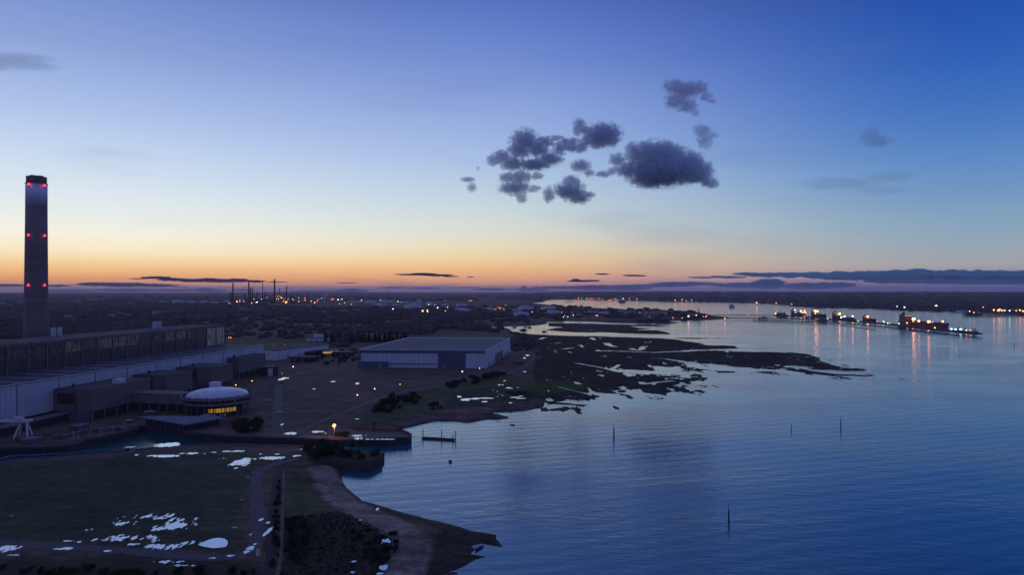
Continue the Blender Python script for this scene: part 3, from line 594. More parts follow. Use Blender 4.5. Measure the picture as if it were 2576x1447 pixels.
def annexe(y0, y1, x1, h, label, opening=True, rail=True):
    t = frame('annexe_block', label, 'building', 'ribbed annexe blocks along the turbine hall')
    MB().box(.4, y0, 6 if opening else 0, x1, y1, h).build('ribbed_wall', M_brick, t)
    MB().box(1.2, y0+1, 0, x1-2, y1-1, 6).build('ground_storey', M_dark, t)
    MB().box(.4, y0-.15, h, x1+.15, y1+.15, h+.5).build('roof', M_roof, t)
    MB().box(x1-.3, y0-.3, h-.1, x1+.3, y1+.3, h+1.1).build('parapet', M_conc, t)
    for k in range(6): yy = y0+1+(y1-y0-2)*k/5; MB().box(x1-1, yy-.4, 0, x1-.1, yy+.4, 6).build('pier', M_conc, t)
    MB().box(x1*.56, y0-.25, 0, x1*.60, y0-.02, h).build('corner_joint', M_rust, t)
    if opening: MB().box(3, y0-.3, 0, x1-1.5, y0-.02, 6.5).build('low_panel', M_clad3, t)
    MB().box(3, y0-.12, h*.55, x1*.54, y0-.01, h*.9).build('louvre', M_dark, t)
    MB().cbox(x1*.4, y0+4, h+.5, 1.2, 1.2, 3.2).build('roof_flue', M_rust, t)
    return t
def ly_(x, y): return loc(x, y)
x1, y0 = ly_(-278, 452); a1 = annexe(y0, y0+58, x1, 20.2, 'nearest and longest ribbed brick annexe, left of the round building')
MB().cbox(x1-6, y0+33, 20.7, 5, 7, 3).build('roof_plant_room', M_white, a1)
x1, y0 = ly_(-266.5, 527); annexe(y0, y0+33, x1, 20.2, 'second ribbed brick annexe above the link corridor')
x1, y0 = ly_(-256, 581); annexe(y0, y0+34, x1, 20.2, 'third ribbed brick annexe directly behind the white dome')
x1, y0 = ly_(-262, 679); annexe(y0-18, y0+34, x1, 20.2, 'farthest ribbed brick annexe beside the small hut with white door')

# dark hut with white door
p = P('B', 560, 762, Z0); t = empty('service_hut', (p.x-6, p.y+6, Z0), ang); tag(t, 'small dark hut with tall white door beside the farthest annexe', 'hut')
MB().cbox(-2, 0, 0, 14, 10, 9).build('wall', M_dark, t); MB().cbox(-2, 0, 9, 14.6, 10.6, .5).build('roof', M_conc, t)
MB().box(-.5, -5.2, .2, 4.6, -5.02, 8).build('door', M_white, t)

# round control building
RC = Vector((-207.7, 482)); t = empty('round_control_building', (RC.x, RC.y, Z0)); tag(t, 'round building with shallow white dome and a row of lit windows', 'building')
R = 23.8
MB().lathe([(17.2, 0), (17.2, 8)], 64).build('recessed_wall', M_dark, t, False)
MB().lathe([(R-1.2, 7.9), (R-.2, 8.4), (R, 9.6), (R-.4, 9.65), (17.2, 9.7)], 72).build('lower_gallery', M_conc, t, False)
wband = MB().lathe([(R-2.4, 9.5), (R-2.4, 11.6)], 72).build('window_band', M_glassd, t)
MB().lathe([(R-1.8, 11.5), (R+.1, 11.7), (R+.1, 13.6), (R-.6, 13.7), (R-.6, 12.9), (R-3, 12.8)], 72).build('ring_wall', M_conc, t)
prof = [(R-3.4, 12.9)]+[((R-3.6)*math.cos(a), 13.0+4.6*math.sin(a)) for a in [i*math.pi/2/9 for i in range(0, 9)]]+[(.4, 17.6)]
dome_o = MB().lathe(prof, 72).build('dome', M_dome, t, True)
for k in range(20):
    a = -math.pi+k*math.pi/10+.1; mb = MB(); rr = R-1.9; mb.cbox(rr*math.cos(a), rr*math.sin(a), 12.9, 1.0, 1.0, .9); mb.build('roof_hatch', M_dark, dome_o)
for k in range(40):
    a = k*2*math.pi/40; mb = MB(); mb.bar(((R-2.3)*math.cos(a), (R-2.3)*math.sin(a), 9.6), ((R-2.3)*math.cos(a), (R-2.3)*math.sin(a), 11.6), .17 if k % 3 else .45, 4); mb.build('mullion', M_clad2 if k % 5 == 1 else M_conc, wband)
for k in range(24):
    a = k*2*math.pi/24; MB().bar((20.8*math.cos(a), 20.8*math.sin(a), 0), (20.8*math.cos(a), 20.8*math.sin(a), 8), .3, 5).build('stilt', M_conc, t)
a0, a1_ = math.radians(-84), math.radians(-28)
for k in range(11):
    a = a0+(a1_-a0)*k/10; rr = 17.35; tx_, ty_ = -math.sin(a), math.cos(a); cx_, cy_ = rr*math.cos(a), rr*math.sin(a)
    mb = MB(); hw = .72; mb.add([(cx_-tx_*hw, cy_-ty_*hw, 3.0), (cx_+tx_*hw, cy_+ty_*hw, 3.0), (cx_+tx_*hw, cy_+ty_*hw, 5.6), (cx_-tx_*hw, cy_-ty_*hw, 5.6),
      (cx_*1.012-tx_*hw, cy_*1.012-ty_*hw, 3.0), (cx_*1.012+tx_*hw, cy_*1.012+ty_*hw, 3.0), (cx_*1.012+tx_*hw, cy_*1.012+ty_*hw, 5.6), (cx_*1.012-tx_*hw, cy_*1.012-ty_*hw, 5.6)],
      [(0,1,5,4),(1,2,6,5),(2,3,7,6),(3,0,4,7),(4,5,6,7)]); mb.build('lit_window', M_win if k not in (0, 2, 6, 9) else M_windim, t)
for a in (-74, -60, -52): MB().cbox(17.8*math.cos(math.radians(a)), 17.8*math.sin(math.radians(a)), .1, 1.2, 1.2, 1.9).build('doorway', M_clad2, t)
MB().cbox(-9, 17, 14.5, 7, 5, 5).build('rooftop_plant_room', M_clad2, t)
MB().bar((-.5, 0, 18), (-.5, 0, 18.8), .4, 8).build('finial', M_white, dome_o)

# link corridor
a = P('J', 0, 560, Z0); t = empty('link_corridor', (0, 0, 0)); tag(t, 'raised concrete corridor joining the annexes to the round building', 'corridor')
x0c, y0c = -281, 498; x1c, y1c = -229, 486
MB().prism([(x0c, y0c-6), (x1c, y1c-6), (x1c, y1c+8), (x0c, y0c+8)], 9.5, 16.2).build('corridor_wall', M_conc, t)
MB().prism([(x0c, y0c-6.6), (x1c, y1c-6.6), (x1c, y1c+8.6), (x0c, y0c+8.6)], 16.2, 16.7).build('roof', M_conc, t)
MB().prism([(x0c, y0c-4), (x1c, y1c-4), (x1c, y1c+6), (x0c, y0c+6)], Z0, 9.5).build('under_storey', M_dark, t)
for k in range(8):
    f = k/7; MB().cbox(x0c+(x1c-x0c)*f, y0c+(y1c-y0c)*f-5.4, Z0, .6, .6, 6).build('support', M_conc, t)

# folded entrance roof
t = empty('entrance_hall', (0, 0, 0)); tag(t, 'low folded grey roofed entrance hall in front of the round building', 'building')
za = 9.0
A_ = [P('J', *q, z) for q, z in (((180, 757), 8), ((560, 737), 9), ((1165, 745), 10), ((955, 884), 8))]
B_ = [P('J', *q, z) for q, z in (((1165, 745), 10), ((1310, 700), 8.5), ((1600, 768), 8), ((955, 884), 8))]
for q in (A_, B_):
    vs = [tuple(p) for p in q]+[(p.x, p.y, p.z-.7) for p in q]
    MB().add(vs, [(0,1,2,3), (7,6,5,4)]+[(i, (i+4), ((i+1) % 4)+4, (i+1) % 4) for i in range(4)]).build('roof_plate', M_slate, t)
cc = sum((p for p in A_+B_), Vector())/8; foot = []
for p in [A_[0], A_[1], B_[1], B_[2], A_[3]]: q = cc+(p-cc)*.86; foot.append((q.x, q.y))
MB().prism(foot, Z0, 7.0).build('wall', M_dark, t)
for k in range(10):
    f = (k+.5)/10; p = A_[0].lerp(A_[3], f); q = cc+(p-cc)*.93; MB().bar((q.x, q.y, Z0), (q.x, q.y, 7.6), .18, 5).build('post', M_conc, t)

# warehouse
t = empty('warehouse', (0, 0, 0)); tag(t, 'huge grey and pale blue warehouse with flat roof by the marsh', 'warehouse')
wl = Vector((-171, 765)); wr = Vector((-28, 758)); bl = Vector((-145.5, 961)); br = Vector((-2.5, 950)); zt = 23.2
fx = (wr-wl).normalized(); fy = (bl-wl).normalized()
MB().prism([tuple(wl), tuple(wr), tuple(br), tuple(bl)], Z0, zt).build('clad_wall', M_clad2, t)
inn = lambda p, c=(wl+wr+bl+br)/4, k=.975: tuple(c+(p-c)*k)
MB().prism([inn(wl), inn(wr), inn(br), inn(bl)], zt-1, zt+.15).build('roof', M_wroof, t)
mb = MB()
for a, b_, zz_ in ((wl, wr, .9), (wr, br, .902), (br, bl, .904), (bl, wl, .906)):
    d = (b_-a).normalized(); nn = Vector((-d.y, d.x)); mb.prism([tuple(a-nn*.3), tuple(b_-nn*.3), tuple(b_+nn*.5), tuple(a+nn*.5)], zt, zt+zz_)
mb.build('parapet', M_white, t)
def face(a, b_, f0, f1, z0, z1, off, nm, m, par=t):
    d = (b_-a); n = Vector((d.y, -d.x)).normalized(); p = a+d*f0; q = a+d*f1
    MB().prism([tuple(p+n*.01), tuple(q+n*.01), tuple(q+n*off), tuple(p+n*off)], z0, z1).build(nm, m, par)
face(wl, wr, .62, .835, Z0, zt-.1, .5, 'dark_panel', M_clad3); face(wl, wr, 0, .985, zt-3.4, zt-.2, .35, 'dark_top_band', M_clad3)  # darker cladding: one tall panel and a band below the parapet
face(wl, wr, 0, .23, Z0, 10.6, 6, 'side_office', M_clad3); face(wl, wr, .235, .615, 7.3, 8.2, .3, 'dark_stripe', M_dark)
for f in (.16, .655): face(wl, wr, f, f+.033, Z0+.1, 8.6, 7 if f < .2 else 1.6, 'loading_door', panel_mat('roller_door', (.16,.2,.36), .6, .1, .6, 'Z'))
for k in range(10): f = .04+k*.095; face(wr, br, f, f+.028, Z0+.2, 8.5, .4, 'dock_door', M_clad3)
face(wr, br, .30, .62, Z0, 13.5, .25, 'side_panel', M_clad3)
face(wl, wr, -.002, .012, Z0, zt-.1, .7, 'corner_trim', M_clad3)
for k in range(14): f = .03+k*.072; p = wl+(wr-wl)*.5*.12; 
for k in range(12):
    p = wl+(wr-wl)*(.08+.84*((k*7) % 12)/12)+(bl-wl)*(.15+.7*k/12); MB().cbox(p.x, p.y, zt+.15, 2.2, 2.2, .6).build('roof_hatch', M_steel, t)

# mid-ground sheds
def shed(name, a, b_, w, h, label, wm=M_clad2, rm=M_roof, extra=None, pitch=0.0):
    a = Vector(a); b_ = Vector(b_); d = (b_-a).normalized(); n = Vector((-d.y, d.x))*w
    t = empty(name, (0, 0, 0)); tag(t, label, 'building'); poly = [tuple(a), tuple(b_), tuple(b_+n), tuple(a+n)]
    MB().prism(poly, Z0-1, h).build('wall', wm, t); c = (a+b_+n)/1-(b_-a)/2-n/2
    MB().prism([tuple(a-d*.4-n.normalized()*.4), tuple(b_+d*.4-n.normalized()*.4), tuple(b_+d*.4+n*1.01), tuple(a-d*.4+n*1.01)], h, h+.6).build('roof', rm, t)
    for k in range(4):
        p = a.lerp(b_, .2+k*.2)-n.normalized()*.08; q = a.lerp(b_, .24+k*.2)-n.normalized()*.08; m2 = n.normalized()*.06
        MB().prism([tuple(p-m2), tuple(q-m2), tuple(q+m2), tuple(p+m2)], Z0, Z0+min(4, h*.5)).build('door', M_clad3, t)
    return t
shed('workshop', (-292, 844), (-253, 942), 34, 15.2, 'white walled workshop behind the farthest annexe', M_clad2)
face(Vector((-292, 844)), Vector((-253, 942)), .52, .99, Z0, 9.5, 5, 'lean_to', M_dark, COL.objects.get('workshop'))
shed('flat_store', (-347, 1151), (-305, 1153), 30, 9.5, 'long white flat roofed store behind the workshop', M_clad2)
p = Vector((-335, 1166)); t = COL.objects.get('flat_store'); MB().cbox(p.x+4, p.y, 10, 14, 10, 5).build('upper_storey', M_clad2, t)
t = empty('low_office', (0, 0, 0)); tag(t, 'low office with glowing yellow windows behind the site yard', 'building')
a = P('B', 945, 592, Z0); b_ = P('B', 1070, 580, Z0); MB().prism([(a.x, a.y), (b_.x, b_.y), (b_.x, b_.y+30), (a.x, a.y+30)], Z0-.5, 9).build('wall', M_dark, t)
MB().prism([(a.x-1, a.y-1), (b_.x+1, b_.y-1), (b_.x+1, b_.y+31), (a.x-1, a.y+31)], 9, 9.7).build('roof', M_conc, t)
for k in range(7):
    f = .04+k*.135; p = Vector((a.x, a.y)).lerp(Vector((b_.x, b_.y)), f)
    MB().box(p.x, p.y-.5, 5.4, p.x+4.6, p.y-.25, 8.0).build('lit_window', M_win if k % 3 else M_win2, t)
for k in range(4):
    p = P('B', 640+k*58, 505, 14)
puddles('roof_pools', [('B', 560, 513, 60, 3, .2)], 16.1, .5)
# low warehouse-like stores behind the hall on the left and clutter sheds
for i, (k_, x_, y_, ww, hh, lab) in enumerate([('B', 1110, 600, 26, 6, 'low dark store between the workshop and the warehouse'), ('B', 800, 640, 30, 6, 'low dark fenced store in front of the workshop'),
        ('A', 640, 1185, 6, 2.4, 'small grey container shed on the quay behind the moored boats'), ('A', 250, 1298, 8.5, 2.6, 'pale ribbed container stack beside the white gantry crane'), ('E', 775, 770, 12, 3, 'small green container by the warehouse end')]):
    p = P(k_, x_, y_, Z0); t = empty(('store_shed', 'store_shed', 'container_shed', 'container_stack', 'container_shed')[i], (p.x, p.y, Z0), ang*(i != 4)); tag(t, lab, 'shed')
    MB().cbox(0, 0, 0, ww, 8 if i > 1 else 14, hh).build('wall', (M_dark, M_dark, M_clad3, M_clad3, mat('green_paint', (.06,.11,.09), .7))[i], t); MB().cbox(0, 0, hh, ww+.5, 8.5 if i > 1 else 14.5, .3).build('roof', M_conc, t)
    for k in range(3): MB().cbox(-ww*.3+k*ww*.3, -4.15 if i > 1 else -7.15, .2, ww*.12, .2, hh*.7).build('door', M_steel, t)

# white gantry crane
p = P('A', 100, 1285, Z0); t = empty('gantry_crane', (p.x, p.y, Z0), math.radians(8)); tag(t, 'white goliath gantry crane with splayed legs at the dock', 'crane')
for sx, k in ((0, 0), (5.5, 1)):
    for y in (3.5, 9.5):
        MB().bar((sx+(-1.6 if k == 0 else .6), y, 0), (sx+(1.4 if k == 0 else -1.4), 6.5, 10.6), .5, 6, .7).build('leg', M_white, t)
MB().box(-34, 5.5, 9.9, 7, 7.5, 11.3).build('main_girder', M_white, t)
MB().box(-34, 3.0, 10.2, 6.5, 4.2, 11.0).build('second_girder', M_white, t)
MB().cbox(0, 6.5, 11.3, 4, 3, 1.6).build('trolley_cabin', M_white, t)
for sx in (-1.6, 6.1): MB().cbox(sx, 6.5, .0, 1.0, 8, .7).build('bogie', M_rust, t)
MB().bar((-34, 5, 0), (-30, 6.5, 10.5), .5, 6).build('leg', M_white, t)

# moored work boats along the quay
def boat_proto():
    t = empty('work_boat', (0, 0, 0)); L_, b_ = 10.0, 3.4; vs = []; n = 9
    for i in range(n):
        f = i/(n-1); w = b_/2*(1-max(0, (f-.55)/.45)**2.2)*(1 if f > .02 else .8)+.04; x = -L_/2+L_*f; sh = .35*abs(f-.4)**2*4
        vs += [(x, -w, 1.1+sh), (x, -w*.7, -.3), (x, w*.7, -.3), (x, w, 1.1+sh)]
    fs = []
    for i in range(n-1):
        for j in range(3): fs.append((i*4+j, i*4+j+1, (i+1)*4+j+1, (i+1)*4+j))
        fs.append((i*4+3, i*4, (i+1)*4, (i+1)*4+3))
    fs += [(3,2,1,0), ((n-1)*4, (n-1)*4+1, (n-1)*4+2, (n-1)*4+3)]
    MB().add(vs, fs).build('hull', M_hull, t)
    MB().box(-5.1, -1.5, 1.3, 2.5, 1.5, 1.42).build('deck', M_steel, t)
    MB().box(-1.8, -1.1, 1.4, 1.2, 1.1, 3.4).build('cabin', M_steel, t); MB().box(-2.1, -1.3, 3.4, 1.4, 1.3, 3.55).build('cabin_roof', M_clad3, t)
    MB().box(1.21, -.9, 2.4, 1.26, .9, 3.2).build('windscreen', M_glassd, t)
    MB().bar((-1, 0, 3.5), (-1, 0, 7.2), .08, 5).build('mast', M_white, t)
    MB().box(-5.1, -1.5, 1.4, -4.9, 1.5, 2.0).build('transom_rail', M_rust, t)
    return t
bp_ = boat_proto(); spots = [(690, 200), (745, 195), (850, 180), (960, 155), (1070, 130), (1180, 95), (1265, 72)]
nm = ['westernmost', 'second from the west of the', 'third from the west of the', 'middle one of the seven', 'third from the east of the', 'second from the east of the', 'easternmost']
for i, (x_, y_) in enumerate(spots):
    o = bp_ if i == 0 else copy_tree(bp_); p = P('C', x_, y_+12, 0); o.location = (p.x, p.y, 0); o.rotation_euler[2] = math.radians(-72+random.uniform(-6, 6)); o.scale = (1.0+.15*random.random(),)*3
    tag(o, ('small dark work boat moored at the quay, %s of the row' % nm[i]).replace(' of the of the', ' of the').replace('seven of the row', 'seven in the row'), 'boat', 'work boats moored along the dock quay')
# clutter on the quay behind the boats
def post_proto(nm_, h, m): t = empty(nm_, (0, 0, 0)); MB().bar((0,0,0), (0,0,h), .12, 5, .08).build('pole', m, t); MB().cbox(0, 0, h, .5, .5, .25).build('head', m, t); return t
pp = post_proto('mooring_post', 4.5, M_clad3)
for i in range(16):
    o = pp if i == 0 else copy_tree(pp); p = P('C', 380+i*52, 165-i*6-random.random()*40, Z0); o.location = (p.x, p.y, Z0); tag(o, 'slim grey post standing on the boat yard quay behind the moored boats', 'post', 'posts on the boat yard quay')
cr = empty('yard_crate', (0, 0, 0)); MB().cbox(0, 0, 0, 3, 2.2, 1.8).build('crate_body', M_steel, cr); MB().cbox(0, 0, 1.8, 3.2, 2.4, .15).build('lid', M_conc, cr)
for i in range(14):
    o = cr if i == 0 else copy_tree(cr); p = P('C', 330+i*62+random.random()*30, 130-i*6+random.random()*40, Z0); o.location = (p.x, p.y, Z0); o.rotation_euler[2] = random.random()*3; tag(o, 'dark crate left on the boat yard ground behind the moored boats', 'crate', 'crates on the boat yard')
p = P('A', 165, 1290, Z0); t = empty('red_crate', (p.x, p.y, Z0)); tag(t, 'rusty red container at the foot of the white gantry crane', 'container'); MB().cbox(0, 0, 0, 4, 3, 2.4).build('container_body', M_red, t); MB().cbox(0, 0, 2.4, 4.2, 3.2, .2).build('lid', M_rust, t)
p = P('A', 1045, 1135, Z0); t = empty('red_skip', (p.x, p.y, Z0)); tag(t, 'small red skip at the east end of the boat yard', 'skip'); MB().prism([(-1.6,-1.2),(1.6,-1.2),(1.6,1.2),(-1.6,1.2)], 0, 1.6).build('skip_body', M_red, t); MB().cbox(0, 0, 1.6, 3.6, 2.6, .15).build('rim', M_white, t)
# pipeline / floating boom along the south bank
pts = PL('C -60,368 40,352 105,329 400,318 700,298 1000,264 1080,262', Z0)
mb = MB()
for i in range(len(pts)-1): mb.bar((*pts[i], Z0+.9), (*pts[i+1], Z0+.9), .28, 6)
t = empty('service_pipe', (0, 0, 0)); tag(t, 'long thin pale blue pipe along the south bank of the dock', 'pipe'); mb.build('pipe', mat('blue_pipe', (.10,.15,.34), .5), t)
for i in range(len(pts)-1):
    for f in (.1, .5, .9): a = Vector(pts[i]).lerp(Vector(pts[i+1]), f); MB().cbox(a.x, a.y, Z0, .4, .4, .7).build('support', M_conc, t)
p = P('A', 1047, 1375, Z0); t = empty('kiosk', (p.x, p.y, Z0), .05); tag(t, 'small glazed kiosk with white roof and yellow panel by the dock', 'kiosk')
MB().cbox(0, 0, 0, 4.2, 2.6, 2.6).build('wall', mat('kiosk_green', (.20,.26,.24), .5), t); MB().cbox(0, 0, 2.6, 4.8, 3.4, .25).build('roof', mat('white_gloss', (.8,.85,.9), .3, .4), t); MB().box(.7, -1.36, .4, 1.3, -1.31, 2.2).build('yellow_panel', M_yel, t); MB().box(-1.8, -1.36, 1, .4, -1.31, 2.2).build('window', M_glassd, t)
p = P('D', 255, 1240, Z0); t = empty('sign_board', (p.x, p.y, Z0)); tag(t, 'small pale and yellow board on posts by the road bend', 'sign')
MB().cbox(-.4, 0, .8, 1.0, .1, 2.2).build('white_board', M_white, t); MB().cbox(.5, 0, .8, .7, .1, 2.2).build('yellow_board', M_yel, t)
for x_ in (-.8, .8): MB().bar((x_, .1, 0), (x_, .1, 3), .06, 5).build('post', M_steel, t)
def car(k_, x_, y_, rz, col_, label):
    p = P(k_, x_, y_, Z0); t = empty('parked_car', (p.x, p.y, Z0+.12), rz); tag(t, label, 'car')
    MB().prism([(-2.2,-.85),(2.2,-.85),(2.2,.85),(-2.2,.85)], .35, .95).build('body', col_, t)
    MB().add([(-1.7,-.8,.95),(1.1,-.8,.95),(1.1,.8,.95),(-1.7,.8,.95),(-1.2,-.65,1.5),(.4,-.65,1.5),(.4,.65,1.5),(-1.2,.65,1.5)], [(0,1,5,4),(1,2,6,5),(2,3,7,6),(3,0,4,7),(4,5,6,7)]).build('cabin', M_glassd, t)
    MB().box(-1.15,-.62,1.5,.35,.62,1.56).build('roof', col_, t)
    for x__ in (-1.35, 1.35):
        for s in (-.8, .8): MB().bar((x__, s-.1, .33), (x__, s+.1, .33), .33, 10).build('wheel', M_dark, t)
car('A', 1190, 1055, .2, M_white, 'white car parked below the link corridor'); car('A', 1222, 1052, .3, M_clad2, 'grey car parked just right of the white one')
car('B', 500, 962, .4, M_clad2, 'pale car parked right of the round building'); car('B', 598, 1058, .9, M_white, 'white car on the site road beside the brown plot')

# ------------------------------------------------------------------ lamps
def lamp_post(k_, x_, y_, hh, lc, label, r=.35, z=Z0, group=None, drop_px=0, name='lamp_post'):
    u, v = uv(k_, x_, y_)
    # the lamp head stands hh metres over the ground point below it
    p = G(u, v, z+hh); t = empty(name, (p.x, p.y, z+drop(p.x, p.y))); tag(t, label, 'lamp', group)
    MB().bar((0,0,0), (0,0,hh), max(.1, r*.25), 5).build('pole', M_steel, t); MB().ball((0,0,hh), r, 2).build('lamp', LM[lc], t); return t
lamp_post('B', 1040, 1157, 8, 'F', 'bright orange floodlight near the pier root', 1.0)
ld = bpy.data.lights.new('flood_light', 'POINT'); ld.energy = 6000; ld.color = (1,.5,.18); ld.shadow_soft_size = .8
lo = bpy.data.objects.new('flood_light', ld); COL.objects.link(lo); q = P('B', 1040, 1157, Z0+8); lo.location = (q.x, q.y-1.3, q.z)
for a in [('B', 709, 684, 6, 'p', 'pink site lamp in front of the workshop', .55), ('B', 1226, 911, 5, 'p', 'pink bulkhead lamp low on the brown plot, nearest one', .45), ('B', 1365, 862, 5, 'w', 'whitish lamp on the brown plot right of the pink one', .4),
          ('B', 1570, 825, 4, 'y', 'faint yellow lamp on the right of the brown plot', .28), ('E', 247, 843, 4, 'p', 'pink lamp at the warehouse front corner', .6), ('E', 410, 812, 5, 'p', 'small pink lamp on the right front of the warehouse', .4),
          ('B', 247, 831, 3, 'y', 'yellow lamp by the third annexe door', .35), ('B', 377, 798, 3, 'y', 'yellow lamp by the farthest annexe door', .35), ('B', 620, 737, 3, 'g', 'faint green lamp at the site road junction', .2),
          ('A', 1080, 987, 4, 'y', 'warm lamp under the first annexe end', .42), ('B', 190, 448, 6, 'o', 'left one of the amber lamp pair behind the boiler house', .6), ('B', 206, 448, 6, 'o', 'right one of the amber lamp pair behind the boiler house', .6),
          ('B', 645, 505, 4, 'w', 'faint lamp behind the workshop roof', .2)]: lamp_post(*a)
pl = None
for i, (k_, x_, y_) in enumerate([('C', 2350, 700), ('C', 2298, 940), ('C', 2228, 1235), ('C', 95, 1110), ('D', 185, 480), ('D', 10, 1180), ('A', 1280, 1072), ('B', 365, 1290)]):
    p = P(k_, x_, y_, Z0); hh = 8 if i < 6 else 9
    if pl is None:
        pl = empty('street_lamp', (0, 0, 0)); MB().bar((0,0,0), (0,0,8), .09, 5, .06).build('pole', M_clad3, pl); MB().cbox(.5, 0, 8, 1.3, .3, .2).build('lamp_head', M_clad2, pl); o = pl
    else: o = copy_tree(pl)
    o.location = (p.x, p.y, Z0); tag(o, ['tall thin unlit lamp post at the top right of the field', 'thin unlit lamp post at the right edge of the field', 'unlit lamp post right of the teardrop pond', 'unlit lamp post at the left end of the loop road', 'unlit lamp post near the end of the field road', 'unlit lamp post beside the lower road bend', 'grey lamp post with head in front of the link corridor', 'blue post on the quay edge'][i], 'lamp post', 'unlit lamp posts around the site')
p = P('B', 1355, 1205, Z0); t = empty('rusty_column', (p.x, p.y, Z0)); tag(t, 'rusty capstan tower standing behind the north pier', 'tower'); MB().lathe([(1.3,0),(1.1,5)], 10).build('shaft', M_rust, t); MB().ball((0,0,5.6), 1.0).build('cap', M_dark, t)
p = P('K', 1145, 155, Z0+1); t = empty('pier_beacon', (p.x, p.y+.8, Z0+.5)); tag(t, 'thin beacon post on the tip of the north pier', 'beacon'); MB().bar((0,0,0),(0,0,4.2),.12,5).build('pole', M_steel, t); MB().cbox(0,0,1.8,.9,.9,.9).build('lantern_box', M_dark, t)

# ------------------------------------------------------------------ pontoon, buoy, channel markers
p0 = P('K', 1483, 262, 0); p1 = P('K', 2030, 295, 0); d = (p1-p0); t = empty('pontoon', tuple(p0), math.atan2(d.y, d.x)); tag(t, 'floating timber pontoon held by four piles off the north pier', 'pontoon'); Lp = d.length
for k in range(7):
    f0 = k/7*Lp
    MB().box(f0+.3, -1.1, -.1, f0+Lp/7-.3, 1.1, .5).build('float', M_timber if k % 3 else M_rust, t)
MB().box(.2, -1.3, .5, Lp, -.5, .95).build('deck', M_timber, t); MB().box(.2, .6, .5, Lp, 1.3, .95).build('deck', M_timber, t)
for f in (0, .575, .97, 1.0): MB().bar((f*Lp, (1.5 if f != .97 else -1.5), -2), (f*Lp, (1.5 if f != .97 else -1.5), 5.4 if f != .97 else 3.5), .26, 8).build('pile', M_timber, t)
a = P('K', 1310, 225, Z0); mb = MB(); b_ = P('K', 1483, 250, .8); mb.bar((a.x, a.y, Z0-.5), (b_.x, b_.y, 1), .14, 5); o = mb.build('gangway_boom', M_timber); tag(o, 'thin boom linking the north pier to the pontoon', 'boom')
p = P('K', 1955, 655, 0); t = empty('mooring_buoy', tuple(p)); tag(t, 'small rusty orange mooring buoy floating below the pontoon', 'buoy'); MB().lathe([(.9,-.3),(1.0,.2),(.95,.9),(.5,1.0)], 14).build('float', mat('buoy_orange', (.35,.12,.05), .6), t, True); MB().bar((0,0,.9),(0,0,1.5),.1,5).build('ring', M_steel, t)
for k_, x_, y_, top, lab in [('U', 1544, 1102, 1062, 'dark channel marker pile in the middle of the bay'), ('U', 1991, 1082, 1062, 'thin short channel marker left of a taller one'), ('U', 2115, 1077, 1045, 'tall channel marker pile right of a shorter one'),
        ('U', 1833, 1315, 1265, 'nearest channel marker pile, reddish, in the foreground water'), ('F', 2506, 470, 435, 'distant channel marker near the right frame edge'), ('F', 2492, 441, 434, 'tiny distant buoy near the right frame edge'), ('F', 2075, 408, 392, 'short channel marker below the tugs'), ('F', 1500, 348, 325, 'short marker pile at the end of the thin boom')]:
    p = P(k_, x_, y_, 0); u0, v0 = uv(k_, x_, y_); u1, v1 = uv(k_, x_, top); hh = (v0-v1)/F*p.y*.95
    t = empty('channel_marker', tuple(p)); tag(t, lab, 'channel marker'); r = max(.10, min(.42, hh*.022))
    MB().bar((0,0,-3), (0,0,hh), r*.8, 6, r*.45).build('pile', M_rust if 'reddish' in lab else M_timber, t); MB().bar((0,0,-2), (0,0,hh*.62), r*1.7, 6, r*1.5).build('dolphin_base', M_timber, t); MB().cbox(0, 0, hh*.62, r*3, r*3, r*1.4).build('platform', M_dark, t)
    MB().bar((r*3, 0, -2), (r*1.3, 0, hh*.5), r*.6, 5).build('brace', M_timber, t)
for i, (k_, x0_, y0_, x1_, y1_) in enumerate([('D', 1790, 1384, 2068, 1372), ('D', 2235, 1160, 2302, 1122)]):
    a = P(k_, x0_, y0_, .4); b_ = P(k_, x1_, y1_, .4); t = MB().bar(a, b_, .4, 7, .3).build('driftwood_log', M_timber); tag(t, ['long dark log lying at the bottom edge of the shore', 'short dark log lying in the inlet of the spit'][i], 'log')
# ------------------------------------------------------------------ refinery on the horizon
ORD = ['first', 'second', 'third', 'fourth', 'fifth', 'sixth', 'seventh', 'eighth', 'ninth', 'tenth', 'eleventh', 'twelfth', 'thirteenth', 'fourteenth', 'fifteenth', 'sixteenth', 'seventeenth', 'eighteenth', 'nineteenth', 'twentieth']
def hgt_at(k_, y0, y1, dist): return (uv(k_, 0, y0)[1]-uv(k_, 0, y1)[1])/F*dist
ST = [(1030, 230, 9, 0), (1051, 140, 8, 1), (1173, 250, 8, 0), (1210, 110, 8, 1), (1229, 188, 6, 0), (1250, 178, 5, 0), (1294, 225, 6, 0), (1350, 138, 4, 1), (1376, 220, 5, 0), (1469, 100, 9, 1), (1520, 188, 4, 0),
      (1571, 225, 4, 0), (1591, 165, 6, 1), (1635, 242, 6, 0), (1663, 222, 3, 0), (1702, 218, 3, 0), (1806, 218, 5, 0)]
for i, (x_, yt, w, st) in enumerate(ST):
    yb = 352; p = P('H', x_, yb, 2.5); hh = hgt_at('H', yb, yt, p.y); r = w/2/2.576/1.5497/F*p.y*1.9
    t = empty('refinery_stack', tuple(p)); tag(t, ('%s refinery stack from the left, %s' % (ORD[i], 'tall and dark against the orange sky' if yt < 170 else 'slender and low')), 'chimney', 'refinery stacks on the horizon')
    MB().lathe([(r*1.15, 0), (r*.85, hh)], 10).build('shaft', M_dark, t, True); MB().lathe([(r*.95, hh-3), (r*1.0, hh)], 10).build('tip', M_steel, t); MB().lathe([(r*1.5, hh*.72), (r*1.5, hh*.72+1.2)], 10).build('gallery', M_steel, t)
